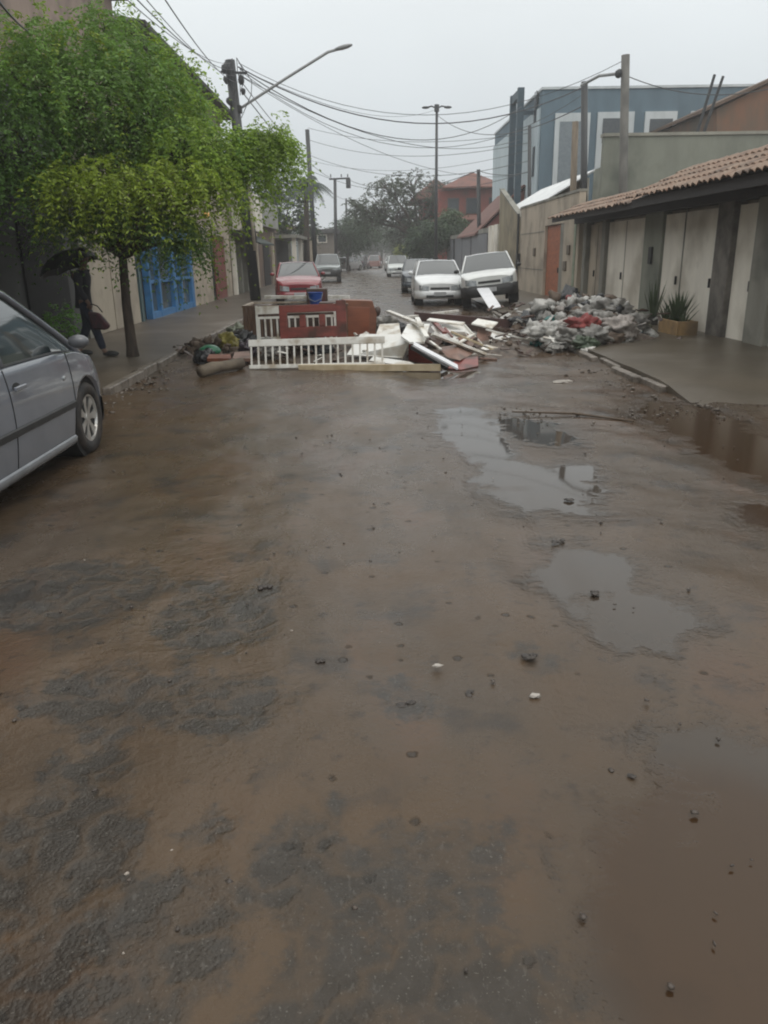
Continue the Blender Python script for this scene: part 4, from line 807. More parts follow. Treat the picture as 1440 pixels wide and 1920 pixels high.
def tree(name, label, base, trunk_top, tr, clumps, n, m, ll, lw, L, leaf, tints,  droop=.5, cat='tree', group=None, twigs=3, bark=None, holes=.0, br=.5, fringe=()):
    b = Vector(base); T = thing(name, label, cat, tuple(b), 0, group); tt = Vector(trunk_top)-b
    mb = MB(); mid = tt*.5+Vector((random.uniform(-.1, .1), 0, 0))*tt.length*.3
    mb.tube([(0, 0, -.15), tuple(tt*.1), mid, tt], [tr*1.5, tr*1.05, tr*.88, tr*.75], 10); mb.build('trunk', bark or M_bark, T, smooth=True)
    lb = MB(); Vs = []; Ts = []; tot = sum(q[1][0]*q[1][2]+.1 for q in clumps)
    for (c, r, tn) in clumps:
        c = Vector(c)-b; e = c+Vector((0, 0, -r[2]*.2)); k = tt+(e-tt)*.45+Vector((random.uniform(-.2, .2), random.uniform(-.2, .2), r[2]*.25)); 
        lb.tube([tt-Vector((0, 0, .12)), k, e], [tr*br, tr*br*.65, tr*.2], 7)
        for _ in range(twigs):
            u = Vector(rng.normal(0, 1, 3)).normalized(); q = c+Vector((u.x*r[0], u.y*r[1], u.z*r[2]))*random.uniform(.65, 1.0); w_ = random.uniform(.4, 1); st = k+(e-k)*w_
            md = (st+q)/2+Vector((random.uniform(-.1, .1), random.uniform(-.1, .1), .12*r[2])); lb.tube([st, md, q], [tr*br*.33, tr*br*.22, tr*.05], 5)
        nn = max(4, int(n*(r[0]*r[2]+.1)/tot)); P, U = clump_points(c, r, nn)
        if holes: 
            keep = np.array([mnoise.noise(Vector(p)*(2.2/max(r))) > holes-.35 for p in P]); P, U = P[keep], U[keep]; nn = len(P)
        if nn == 0: continue
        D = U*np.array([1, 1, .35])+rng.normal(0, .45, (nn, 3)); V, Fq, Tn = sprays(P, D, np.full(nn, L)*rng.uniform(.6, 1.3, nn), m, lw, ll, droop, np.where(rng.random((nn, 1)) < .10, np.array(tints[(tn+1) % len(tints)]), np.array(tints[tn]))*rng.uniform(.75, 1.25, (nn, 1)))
        Vs.append(V); Ts.append(Tn)
    if fringe:      # long hanging sprays at the edge of the crown
        Pf, Df, Lf = [], [], []
        for (q, sp, k) in fringe:
            for _ in range(k): Pf.append(Vector(q)-b+Vector(rng.normal(0, sp, 3))); Df.append((rng.normal(.25, .5), rng.normal(0, .5), rng.normal(.1, .25))); Lf.append(rng.uniform(.35, .75))
        V, Fq, Tn = sprays([tuple(p) for p in Pf], Df, Lf, 12, lw, ll, 1.5, np.array(tints[2])*rng.uniform(.8, 1.2, (len(Pf), 1))); Vs.append(V); Ts.append(Tn)
    lb.build('limb', bark or M_bark, T, smooth=True)
    V = np.concatenate(Vs); polymesh('crown', V, np.arange(len(V)).reshape(-1, 4), leaf, T, np.concatenate(Ts)); return T
ML = leafm('leaf_bright', (.23, .34, .075), .5)
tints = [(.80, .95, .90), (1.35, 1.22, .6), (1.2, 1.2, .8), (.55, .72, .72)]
def cp(px, py, Y, rx, rz, ry=1.1, t=0): k = Y/F*1.04; return (tuple(PY(px, py, Y)), (rx*k, ry, rz*k), t)
b = G(249, 668, .11)
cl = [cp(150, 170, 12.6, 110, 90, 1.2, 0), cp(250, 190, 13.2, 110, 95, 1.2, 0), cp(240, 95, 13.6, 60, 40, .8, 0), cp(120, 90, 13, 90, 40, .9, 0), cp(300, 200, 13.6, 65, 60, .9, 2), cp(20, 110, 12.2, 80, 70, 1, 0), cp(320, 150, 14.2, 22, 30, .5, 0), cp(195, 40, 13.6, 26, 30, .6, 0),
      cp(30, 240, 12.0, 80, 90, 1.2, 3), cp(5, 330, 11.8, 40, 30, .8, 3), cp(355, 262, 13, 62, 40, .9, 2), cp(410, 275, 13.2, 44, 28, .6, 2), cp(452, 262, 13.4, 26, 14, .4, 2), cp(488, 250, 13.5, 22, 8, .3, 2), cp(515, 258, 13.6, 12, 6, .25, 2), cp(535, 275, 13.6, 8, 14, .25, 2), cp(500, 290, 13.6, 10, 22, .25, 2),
      cp(290, 340, 12.2, 95, 32, 1.0, 1), cp(190, 330, 12.0, 85, 32, 1.0, 1), cp(125, 335, 12.0, 36, 36, .7, 1), cp(370, 325, 12.6, 55, 26, .8, 1), cp(425, 305, 13, 26, 18, .5, 2), cp(330, 272, 13.0, 50, 22, .7, 2), cp(200, 262, 13.4, 90, 22, .8, 3),  # last clump tinted dark to stand for the shadow between crown layers
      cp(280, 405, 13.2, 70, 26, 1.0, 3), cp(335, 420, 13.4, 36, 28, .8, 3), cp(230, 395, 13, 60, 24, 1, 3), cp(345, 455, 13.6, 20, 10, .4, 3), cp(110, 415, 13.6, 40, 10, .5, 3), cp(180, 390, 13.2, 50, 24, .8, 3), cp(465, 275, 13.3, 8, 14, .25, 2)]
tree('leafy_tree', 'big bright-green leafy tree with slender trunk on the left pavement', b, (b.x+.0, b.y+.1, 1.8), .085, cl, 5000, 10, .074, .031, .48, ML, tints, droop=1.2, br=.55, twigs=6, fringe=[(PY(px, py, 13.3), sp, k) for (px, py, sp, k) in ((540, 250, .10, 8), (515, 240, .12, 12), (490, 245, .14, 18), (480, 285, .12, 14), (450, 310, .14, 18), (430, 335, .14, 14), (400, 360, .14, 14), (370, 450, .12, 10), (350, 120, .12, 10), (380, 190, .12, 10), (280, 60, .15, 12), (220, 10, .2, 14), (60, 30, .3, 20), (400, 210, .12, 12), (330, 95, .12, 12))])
# trees farther up the street
MLd = leafm('leaf_dark', (.045, .085, .032), .25); MLf = leafm('leaf_dull', (.055, .080, .040), .25)
t2 = [(1, 1, 1), (.7, .8, .8), (1.3, 1.25, .9)]
def far_tree(name, label, pxb, Y, pytop, clumps, n, leaf, ll=.22, L=.7, tr=.16, holes=0, tt=None, **k):
    b = PY(pxb, 480, Y); b.z = 0; c = [cp(*q[:2], Y+q[5], q[2], q[3], q[4], q[6]) for q in clumps]; tp = PY(pxb if tt is None else tt[0], pytop, Y)
    return tree(name, label, b, tp, tr, c, n, 5, ll, ll*.5, L, leaf, t2, holes=holes, **k)
far_tree('street_tree', 'loose dark green tree above the brown shop, left of the palm', 532, 62, 440, [(505, 345, 30, 30, 1.5, 0, 1), (540, 350, 26, 36, 1.5, 1, 0), (500, 385, 24, 25, 1.5, 0, 0), (545, 400, 34, 30, 1.5, 0, 2), (515, 420, 26, 22, 1.5, 0, 1), (575, 420, 22, 26, 1.5, 0, 0)], 1500, MLd, holes=.25, tr=.14)
far_tree('street_tree', 'spreading half-bare tree with dark branches in the middle distance', 786, 74, 445, [(700, 385, 30, 22, 2.2, 0, 0), (730, 352, 34, 22, 2.2, 1, 0), (775, 345, 36, 22, 2.2, 2, 0), (815, 360, 26, 24, 2, 1, 1), (690, 410, 26, 20, 2, 0, 0), (740, 400, 40, 30, 2.5, 1, 1), (790, 410, 42, 32, 2.5, 2, 1), (830, 420, 30, 30, 2, 2, 2), (765, 440, 40, 22, 2.5, 3, 0), (665, 385, 16, 12, 1.2, 0, 0)], 2300, MLf, holes=.14, tr=.33, twigs=22, br=.5, L=.6)
far_tree('street_tree', 'dense green tree low on the left beside the flat-roofed house', 652, 88, 460, [(645, 440, 26, 28, 2, 0, 0), (665, 420, 22, 24, 2, 1, 1), (660, 455, 26, 18, 2, 0, 1), (690, 435, 22, 20, 2, 1, 0)], 1300, MLd)
far_tree('street_tree', 'dark rounded tree right of the street end, in front of the red houses', 800, 66, 470, [(800, 445, 30, 25, 2, 0, 1), (830, 435, 26, 22, 2, 0, 0), (845, 415, 20, 20, 1.5, 1, 2), (788, 462, 22, 16, 1.5, 0, 1)], 1700, MLd)
far_tree('street_tree', 'faint distant tree closing the street at the centre', 715, 170, 465, [(700, 440, 34, 18, 4, 0, 1), (735, 442, 30, 20, 4, 0, 0), (680, 448, 26, 16, 4, 0, 0), (715, 452, 40, 14, 4, 0, 1)], 1500, MLd, ll=.5, L=1.4, tr=.3)
far_tree('street_tree', 'hazy distant tree at the left of the street end', 672, 140, 465, [(668, 430, 22, 22, 4, 0, 0), (650, 445, 20, 20, 4, 0, 1)], 700, MLd, ll=.45, L=1.2, tr=.25)
far_tree('street_tree', 'hazy distant tree at the right of the street end', 760, 130, 470, [(752, 445, 26, 20, 4, 0, 1), (785, 435, 24, 22, 4, 0, 0)], 900, MLd, ll=.4, L=1.2, tr=.25)
far_tree('shrub', 'small yellow-green shrub beside the far right cars', 752, 96, 485, [(752, 470, 9, 12, .8, 0, 2)], 240, leafm('leaf_lime', (.18, .22, .05)), ll=.2, L=.4, tr=.06)
for k, (x, y, h, lb) in enumerate(((-16, 130, 7, 'grey-green distant tree mass left of the houses'), (22, 150, 8, 'grey-green distant tree beyond the red house'), (-26, 190, 9, 'far tree on the left horizon'), (12, 235, 10, 'far tree behind the pale closing building, right'), (-8, 240, 10, 'far tree behind the pale closing building, left'))):
    tree('distant_tree', lb, (x, y, 0), (x, y, h*.4), .3, [((x, y, h*.65), (h*.6, 3, h*.35), 1), ((x+h*.5, y, h*.5), (h*.4, 3, h*.3), 0), ((x-h*.5, y, h*.5), (h*.4, 3, h*.3), 0)], 700, 4, .8, .45, 1.5, MLd, t2)
# palm
Yp = 60; pb = PY(574, 480, Yp); T = thing('palm_tree', 'dark palm tree beside the slim leaning pole', 'palm tree', (pb.x, Yp, 0)); ct = PY(574, 350, Yp)-Vector((pb.x, Yp, 0))
MB().tube([(0, 0, 0), (.1, 0, ct.z*.5), ct], [.26, .2, .17], 8).build('trunk', M_bark, T, smooth=True)
for k in range(30):
    a = 2*math.pi*k/30+random.uniform(-.15, .15); el = random.uniform(-.1, 1.25); Lf = random.uniform(1.7, 2.5); pts = []; vs = []; fs = []
    for i in range(15):
        t = i/14; r = Lf*t*math.cos(el); z = Lf*t*math.sin(el)-1.9*t*t*(1.1-.2*el); pts.append(ct+Vector((math.cos(a)*r, math.sin(a)*r, z)))
    for i in range(1, 15):
        d = (pts[i]-pts[i-1]).normalized(); s = d.cross(Vector((0, 0, 1))).normalized()
        for sg in (-1, 1):
            for q in (0, .5):
                p0 = pts[i-1]+(pts[i]-pts[i-1])*q; l_ = .55*math.sin(math.pi*min(1, (i+1)/15.5))+.1; e_ = p0+s*sg*l_*.75+d*l_*.4+Vector((0, 0, -l_*.55)); o = len(vs)
                vs += [p0, p0+d*.07, e_]; fs.append((o, o+1, o+2))
    mb = MB().add(vs, fs); mb.tube(pts, [.03*(1-.8*i/14) for i in range(15)], 4); mb.build('frond', mat('palm_leaf', (.025, .048, .036), (.035, .06, .042), rough=.5), T)
# ---------------------------------------------------------------- pot plants by the garages
def spiky(T, name, c, n, h, spread, m, w_=.03):
    mb = MB()
    for k in range(n):
        a = random.uniform(0, 6.28); r = random.uniform(0, spread); hh = h*random.uniform(.5, 1); p0 = Vector(c)+Vector((math.cos(a)*r*.4, math.sin(a)*r*.4, 0)); p2 = p0+Vector((math.cos(a)*r*1.2, math.sin(a)*r, hh)); p1 = (p0+p2)/2+Vector((0, 0, .08*hh))
        s = Vector((math.cos(a+1.5), math.sin(a+1.5), 0))*w_/2; mb.add([p0-s*.7, p0+s*.7, p1+s, p1-s, p2], [(0, 1, 2, 3), (3, 2, 4)])
        mb.add([p0-s*.7+Vector((.004, .004, 0)), p1-s+Vector((.004, .004, 0)), p2], [(0, 1, 2)])
    return mb.build(name, m, T)
M_pl = mat('pot_plant_leaf', (.045, .075, .030), (.07, .10, .04), rough=.45)
a, b = G(1266, 628, .1), G(1330, 637, .1); c = (a+b)/2
T = thing('planter', 'yellowish concrete trough planter with tall spiky plants against the garage wall', 'planter', (5.95, 15.2, .1))
tb = MB(); 
for (p, q) in (((-.20, -.48, 0), (-.16, .48, .27)), ((.16, -.48, 0), (.20, .48, .27)), ((-.16, -.48, 0), (.16, -.43, .27)), ((-.16, .43, 0), (.16, .48, .27))): tb.span(p, q)
tb.build('trough', mat('ochre_concrete', (.36, .23, .10), (.25, .16, .075), rough=.8, scale=6, bump=.2, c3=(.14, .10, .06)), T, bevel=.008)
MB().span((-.159, -.429, .02), (.159, .429, .24)).build('soil', mat('soil', (.03, .022, .016), rough=.95), T)
spiky(T, 'plant', (0, .05, .22), 60, .62, .26, M_pl, .035); spiky(T, 'plant', (0, -.25, .22), 16, .3, .2, M_pl)
for (px, py, h, lb, n) in ((1222, 610, .85, 'tall thin green plants growing at the foot of the green-grey pier', 34), (1249, 622, .42, 'low bushy dark pot plant left of the yellowish trough', 50)):
    a = G(px, py, .1); a.x = min(a.x, 6.2); T = thing('pot_plant', lb, 'plant', tuple(a)); MB().lathe([(0, 0), (.11, 0), (.15, .2), (.13, .2), (.12, .17), (0, .17)], n=14).build('pot', mat('dark_pot', (.04, .04, .035), (.06, .055, .045), rough=.7), T, smooth=False)
    spiky(T, 'leaves', (0, 0, .16), n, h, .2, M_pl, .03)
# ---------------------------------------------------------------- the barricade of broken furniture
M_wp = mat('white_wood', (.78, .77, .72), (.66, .64, .58), rough=.45, scale=4, c3=(.42, .36, .28), s3=4.5, bump=.08)
M_wb = mat('white_board', (.80, .80, .77), (.72, .72, .68), rough=.4, scale=3, c3=(.50, .45, .37), s3=3.5)
M_cr = mat('cream_wood', (.56, .47, .32), (.42, .33, .2), rough=.55, scale=5)
M_mah = mat('mahogany', (.23, .058, .045), (.16, .042, .034), rough=.4, scale=3, stretch=(1, 5, 5), c3=(.08, .035, .025), s3=3)
M_brw = mat('brown_board', (.22, .085, .045), (.15, .06, .035), rough=.4, scale=2, stretch=(1, 4, 4))
M_dbr = mat('dark_board', (.055, .034, .026), (.09, .05, .035), rough=.5, scale=3)
M_pkb = mat('pinkish_board', (.25, .15, .115), (.18, .105, .08), rough=.5, scale=3, c3=(.12, .08, .06), s3=3)
def slab(name, label, cat, pts, th, m, group=None, edge=None):
    P = [G(px, py, z) for (px, py, z) in pts]; c = sum(P, Vector())/len(P); nrm = (P[1]-P[0]).cross(P[2]-P[0]).normalized(); nrm = nrm if nrm.z > 0 else -nrm
    return one(MB().prism(P, -nrm*th), name, m, label, cat, group)
def plank(name, label, a, b, wd, th, m, cat='plank', group='loose planks of the barricade', twist=0):
    p, q = G(*a), G(*b); up = Vector((0, 0, 1))
    if twist: up = Matrix.Rotation(twist, 3, (q-p).normalized()) @ up
    mb = MB().bar(p, q, wd, th, up); o = mb.build(name, m, origin=(p+q)/2, bevel=.004); return tag(o, label, cat, group)
def frame_local(a, b, up, hgt):
    """axes of an upright panel from bottom-left a to bottom-right b"""
    d = (b-a); L = d.length; d.normalize(); u = Vector(up).normalized(); return d, u, L
# front crib side: white, seventeen slats
a, b = G(470, 692, .01), G(722, 686, .06); d = (b-a); L = d.length; d.normalize(); u = (Vector((0, .20, 1))).normalized(); n_ = d.cross(u).normalized()
T = thing('crib_side', 'long white slatted crib side leaning along the front of the barricade', 'crib side', tuple(a), 0, 'white crib sides')
R = Matrix((d, -n_, u)).transposed(); T.rotation_euler = R.to_euler(); hh = .44
MB().span((-.02, -.015, hh-.105), (L, .015, hh)).build('top_rail', M_wp, T, bevel=.006); MB().span((-.02, -.015, 0), (L, .015, .06)).build('bottom_rail', M_wp, T, bevel=.006)
n = 19
for i in range(n): x = .02+(L-.06)*i/(n-1); MB().span((x-.013, -.008, .061), (x+.013, .008, hh-.106)).build('slat', M_wp, T)
# second crib side, behind, standing
a, b = G(486, 655, .16), G(628, 651, .16); a.y = b.y = 13.9; a = PY(486, 638, 13.6); b = PY(628, 634, 13.4); d = (b-a); L = d.length; d.normalize(); u = Vector((0, .08, 1)).normalized(); n_ = d.cross(u).normalized()
T = thing('crib_side', 'shorter white slatted crib side standing behind the mahogany headboard', 'crib side', tuple(a), 0, 'white crib sides'); T.rotation_euler = Matrix((d, -n_, u)).transposed().to_euler(); hh = .56
MB().span((0, -.015, hh-.13), (L, .015, hh)).build('top_rail', M_wp, T, bevel=.006); MB().span((0, -.013, hh-.21), (L, .013, hh-.17)).build('middle_rail', M_wp, T); MB().span((0, -.015, 0), (L, .015, .05)).build('bottom_rail', M_wp, T)
n = 13
for i in range(n): x = .02+(L-.06)*i/(n-1); MB().span((x-.013, -.009, .051), (x+.013, .009, hh-.211)).build('slat', M_wp, T)
for x in (-.03, L): MB().span((x, -.018, -.1), (x+.03, .018, hh+.01)).build('end_post', M_wp, T)
# mahogany headboard
a = PY(528, 640, 13.1); b = PY(651, 636, 12.9); d = (b-a); L = d.length; d.normalize(); u = Vector((0, .10, 1)).normalized(); n_ = d.cross(u).normalized()
T = thing('bed_headboard', 'mahogany red headboard with open square cut-outs in the barricade', 'headboard', tuple(a)); T.rotation_euler = Matrix((d, -n_, u)).transposed().to_euler(); hh = .60
MB().span((0, -.02, hh-.15), (L, .02, hh-.03)).build('top_rail', M_mah, T, bevel=.005); MB().span((0, -.019, .05), (L, .019, .22)).build('lower_panel', M_mah, T, bevel=.005)
for (x0, x1, top) in ((-.01, .12, hh-.03), (.33, .43, .41), (.66, .76, .41), (L-.16, L, hh+.02)): MB().span((x0, -.026, -.0 if x0 in (-.01,) or x1 == L else .22), (x1, .026, top)).build('post', M_mah, T, bevel=.005)
mb = MB(); 
for i in range(9): mb.span((.14+i*.105, -.0185, -.0), (.14+i*.105+.05, .0185, .0495))
mb.build('bottom_teeth', M_mah, T)
# brown crib body
a = PY(457, 640, 14.7); b = PY(600, 640, 14.7); x0, x1 = PY(458, 577, 14.7).x, PY(648, 577, 14.7).x; zt_ = PY(457, 577, 14.7).z
T = thing('wooden_crib', 'brown slatted crib body with pale top rim at the left end of the barricade', 'crib', (x0, 14.7, 0)); W_ = x1-x0; Dp = 1.15
M_crb = mat('crib_brown', (.15, .085, .05), (.10, .055, .035), rough=.5, scale=4); M_rim = mat('pale_rim', (.42, .36, .29), (.28, .21, .15), rough=.5, scale=6)  # one side rim and the back rim set paler than the crib's brown
for (x, y) in ((0, 0), (W_, 0), (0, Dp), (W_, Dp)): MB().span((x-.03, y-.03, .02), (x+.03, y+.03, zt_-.002)).build('post', M_crb, T, bevel=.004)
MB().span((-.04, -.03, zt_), (W_+.04, .03, zt_+.035)).build('front_rim', M_crb, T); MB().span((-.04, .031, zt_), (.03, Dp-.031, zt_+.035)).build('side_rim', M_rim, T); MB().span((-.04, Dp-.03, zt_), (W_+.04, Dp+.03, zt_+.035)).build('back_rim', M_rim, T); MB().span((W_-.03, .031, zt_), (W_+.04, Dp-.031, zt_+.035)).build('side_rim', M_crb, T)
for i in range(7): x = .06+i*.075; MB().span((x, -.012, .12), (x+.03, .012, zt_-.002)).build('slat', M_crb, T)
for i in range(14): y = .06+i*.075; MB().span((-.012, y, .12), (.012, y+.03, zt_-.002)).build('slat', M_crb, T)
MB().span((.04, Dp-.01, .1), (W_-.04, Dp+.01, zt_-.1)).span((.6, -.01, .1), (W_-.04, .01, zt_-.25)).build('back_panel', M_dbr, T); MB().span((0, -.02, .06), (W_, .02, .118)).build('bottom_rail', M_crb, T)
p, q = PY(497, 557, 16.3), PY(655, 557, 15.8); tag(MB().bar(p, q, .09, .06).build('plank', M_wp, origin=(p+q)/2), 'long white plank lying level across the back of the brown crib', 'plank', 'loose planks of the barricade')
p = PY(568, 562, 15.5); T = thing('dark_cabinet', 'dark square cabinet behind the blue bucket on top of the barricade', 'cabinet', (PY(594, 560, 15.6).x, 15.75, .0)); za = PY(594, 541, 15.7).z
MB().span((-.20, -.12, .0), (.20, .2, za)).build('case', M_dbr, T, bevel=.01); MB().span((-.16, -.135, za-.3), (.16, -.122, za-.05)).build('door', mat('maroon', (.10, .03, .03), rough=.5), T); MB().span((-.03, -.16, za-.19), (.03, -.137, za-.16)).build('handle', M_blk, T)
c = PY(592, 572, 15.2); T = thing('blue_bucket', 'bright blue plastic bucket on top of the barricade', 'bucket', tuple(c)); M_bb = mat('blue_plastic', (.02, .075, .32), (.02, .06, .25), rough=.35)
MB().lathe([(0, .0), (.10, .0), (.135, .21), (.145, .22), (.145, .235), (.128, .235), (.095, .02), (0, .02)], n=28).build('pail', M_bb, T, smooth=False); MB().tube([(-.14, 0, .21), (-.12, -.08, .12), (0, -.15, .07), (.12, -.08, .12), (.14, 0, .21)], .006, 5).build('handle', M_lgt, T)
MB_ = MB().span((c.x-.22, 14.9, .2), (c.x+.22, 15.4, c.z-.005)); one(MB_, 'cardboard_box', M_dbr, 'dark soaked box under the blue bucket', 'box')
# brown cabinet at the right
a = G(640, 640, .05); x0 = PY(641, 590, 15.0).x; x1 = PY(700, 590, 15.0).x; zt2 = PY(660, 562, 15.0).z
T = thing('broken_cabinet', 'reddish brown wooden cabinet standing at the right end of the crib', 'cabinet', (x0, 15.0, 0)); T.rotation_euler = (0, .05, .12)
MB().prism([(0, 0, .05), (x1-x0+.02, 0, .05), (x1-x0+.04, 0, zt2-.25), (x1-x0-.05, 0, zt2), (0, 0, zt2)], (0, .45, 0)).build('case', M_brw, T, bevel=.008)
MB().span((.06, -.02, .15), (x1-x0-.1, -.002, zt2-.12)).build('door', mat('cabinet_door', (.26, .085, .042), (.18, .06, .035), rough=.3, scale=1.5, stretch=(1, 1, 5)), T, bevel=.005); MB().blob((x1-x0+.06, .1, zt2-.2), (.07, .07, .1), amp=.1, sub=2).build('knob', M_dbr, T, smooth=True)
one(MB().span((PY(600, 590, 14.5).x, 14.25, .03), (PY(648, 590, 14.5).x, 14.6, PY(620, 566, 14.4).z)), 'bed_board', M_dbr, 'dark brown bed side board behind the headboard, left of the brown cabinet', 'bed side', bevel=.01)
# white panels and planks
slab('white_board', 'large white door panel lying in the middle of the barricade', 'panel', [(650, 665, .13), (676, 626, .42), (753, 627, .42), (767, 640, .36), (754, 671, .10)], .035, M_wb)
slab('white_board', 'white square panel overlapping the back of the large door panel', 'panel', [(752, 630, .44), (764, 607, .52), (806, 607, .50), (796, 641, .34), (768, 641, .38)], .03, M_wb)
slab('white_board', 'white panel half covered by planks right of the square one', 'panel', [(808, 612, .44), (838, 609, .44), (874, 609, .40), (886, 634, .22), (850, 638, .24), (820, 628, .34)], .03, M_wb)
slab('white_board', 'narrow white panel edge lying low in front of the large door panel', 'panel', [(692, 676, .07), (700, 668, .12), (768, 678, .10), (790, 688, .05), (760, 686, .05)], .025, M_wb)
slab('red_brown_board', 'red-brown panel wedged upright under the bright white plank', 'panel', [(767, 677, .02), (768, 642, .34), (790, 652, .26), (808, 672, .08), (812, 679, .02)], .03, M_mah)
slab('pinkish_board', 'wet pinkish-brown panel lying right of the bright white plank', 'panel', [(822, 652, .22), (856, 646, .26), (888, 661, .12), (861, 675, .10), (838, 669, .12)], .03, M_pkb)
slab('dark_brown_board', 'dark red-brown board on the ground at the front right of the barricade', 'panel', [(840, 690, .01), (856, 672, .10), (896, 668, .10), (897, 686, .01), (864, 693, .0)], .03, M_mah)
slab('pinkish_board', 'upright pinkish panel under the long dark bed board', 'panel', [(892, 645, .10), (896, 615, .34), (925, 614, .34), (916, 643, .10)], .025, M_pkb)
slab('dark_brown_board', 'dark board lying flat beneath the cream plank ends', 'panel', [(900, 660, .04), (935, 645, .08), (978, 655, .03), (950, 664, .01)], .03, M_dbr)
slab('dark_brown_board', 'dark splintered board pinned below the square white panel', 'panel', [(796, 640, .26), (812, 626, .34), (830, 640, .24), (818, 652, .16)], .02, M_dbr)
slab('white_board', 'white board jammed upright between the cream plank and the short white plank', 'panel', [(836, 640, .16), (846, 618, .40), (872, 620, .38), (884, 644, .14)], .025, M_wb)
slab('white_board', 'small white board propped behind the large door panel', 'panel', [(704, 630, .30), (712, 608, .46), (748, 606, .48), (752, 628, .36)], .025, M_wp)
slab('white_board', 'narrow white strip board across the top right of the panels', 'panel', [(800, 600, .54), (806, 596, .56), (872, 604, .48), (868, 609, .46)], .02, M_wp)
slab('pinkish_board', 'pinkish board showing between the white panels', 'panel', [(858, 634, .26), (872, 622, .34), (900, 640, .20), (884, 650, .14)], .02, M_pkb)
slab('white_board', 'white board lying flat at the right side of the barricade towards the rubbish heap', 'panel', [(905, 634, .16), (918, 622, .24), (960, 626, .18), (950, 642, .10)], .025, M_wb)
slab('white_board', 'white board tilted over the long dark bed board near its right end', 'panel', [(884, 606, .44), (896, 597, .50), (934, 604, .44), (922, 615, .36)], .025, M_wp)
slab('white_board', 'broken white board corner at the foot of the cream plank', 'panel', [(898, 656, .10), (912, 646, .16), (944, 654, .08), (930, 664, .04)], .02, M_wp)
plank('plank', 'dirty white plank bridging the boards and the rubbish heap', (912, 618, .34), (984, 636, .14), .08, .03, M_wp)
plank('plank', 'white plank lying lowest at the right front of the barricade', (858, 660, .12), (940, 668, .02), .08, .04, M_wp)
plank('plank', 'white plank sticking up between the square panel and the long dark board', (800, 632, .42), (782, 596, .62), .08, .03, M_wp)
plank('plank', 'cream plank half buried under the right end of the white panels', (846, 622, .42), (934, 660, .06), .07, .035, M_cr)
plank('plank', 'dirty white plank crossing under the cream plank', (888, 626, .30), (842, 656, .16), .07, .03, M_wp)
plank('plank', 'long yellowed board lying along the ground at the front of the barricade', (560, 690, .03), (826, 689, .05), .05, .10, M_cr)
plank('plank', 'white plank pointing up left from the square panel', (728, 584, .52), (790, 609, .56), .10, .05, M_wp)
plank('plank', 'white plank crossing level behind the others towards the tilted car', (762, 595, .50), (858, 583, .42), .07, .05, M_wp)
plank('plank', 'bright white plank slanting down to the front of the barricade', (775, 645, .40), (858, 689, .04), .16, .03, mat('bright_white', (.80, .81, .83), (.72, .73, .75), rough=.35), twist=.25)
plank('plank', 'dark plank edge lying beside the bright white one', (771, 650, .32), (838, 691, .02), .07, .05, M_blk)
plank('plank', 'cream plank slanting across the middle, right of the panels', (811, 626, .46), (910, 665, .08), .09, .045, M_wp, twist=-.3)
plank('plank', 'short white plank slanting down at the right of the white panels', (870, 609, .46), (903, 646, .12), .09, .04, M_wp)
plank('plank', 'short red plank between the square panel and cream plank', (812, 602, .50), (834, 624, .40), .08, .04, M_mah)
plank('plank', 'thin red strip next to the short red plank', (834, 615, .42), (848, 632, .30), .04, .03, M_mah)
plank('bed_board', 'long dark red bed board lying towards the rubbish heap', (776, 593, .48), (968, 608, .30), .06, .17, mat('bed_board', (.085, .040, .034), (.055, .03, .027), rough=.45, scale=3), cat='bed side', group=None)
plank('plank', 'brown board under the long dark bed board', (850, 612, .30), (962, 622, .16), .05, .12, M_dbr)
plank('stick', 'pale stick at the right foot of the barricade', (896, 650, .10), (976, 655, .04), .04, .03, M_wp, cat='stick', group='loose sticks')
plank('stick', 'thin brown stick lying lowest at the right foot of the barricade', (900, 672, .03), (932, 674, .02), .04, .03, M_pkb, cat='stick', group='loose sticks')
plank('stick', 'short broken pale stick near the teal scrap', (960, 650, .06), (977, 661, .02), .05, .03, M_wp, cat='stick', group='loose sticks')
plank('stick', 'pale stick poking out behind the red-brown panel', (806, 640, .30), (826, 655, .22), .05, .03, M_wp, cat='stick', group='loose sticks')
a = PY(899, 531, 24.05); b = PY(929, 578, 22.6); b2 = G(934, 588, .1)
mb = MB().bar(a, b, .34, .03, (0, -1, .6)); tag(mb.build('plank', MATS['bright_white'], origin=(a+b)/2, bevel=.004), 'wide white plank leaning on the bonnet of the tilted car', 'plank')
# grey sodden bundle and supporting rubbish
def bag(name, label, px, py, z, r, m, seed, cat='rubbish bag', group=None, amp=.55, sq=(1, .9, .75)):
    c = G(px, py, z); mb = MB().blob(tuple(c), (r*sq[0], r*sq[1], r*sq[2]), seed=seed, amp=amp, freq=1.9, sub=4)
    return one(mb, name, m, label, cat, group, smooth=True)
def bagm(name, c, r=.35): return mat('bag_'+name, c, tuple(v*.6 for v in c), rough=r, scale=9, bump=.7, bscale=22, lo=.42, hi=.6)
BW, BG, BB, BT, BR, BP, BO = bagm('white', (.46, .45, .42)), bagm('grey', (.25, .24, .22)), bagm('black', (.028, .030, .033), .25), bagm('teal', (.05, .23, .21)), bagm('red', (.26, .05, .045), .6), bagm('pink', (.40, .36, .33), .5), bagm('brown', (.12, .085, .06), .7)
bag('sodden_bundle', 'grey sodden cloth bundle between the brown cabinet and the white panels', 722, 612, .22, .26, BG, 3, 'bundle')
bag('sodden_bundle', 'dark lump beside the grey cloth bundle', 742, 616, .16, .17, BB, 4, 'bundle')
bag('rubbish_bag', 'dark bag wedged behind the front crib side', 600, 650, .2, .22, BB, 5)
bag('rubbish_bag', 'grey-brown sack under the mahogany headboard', 560, 652, .16, .24, BO, 6)
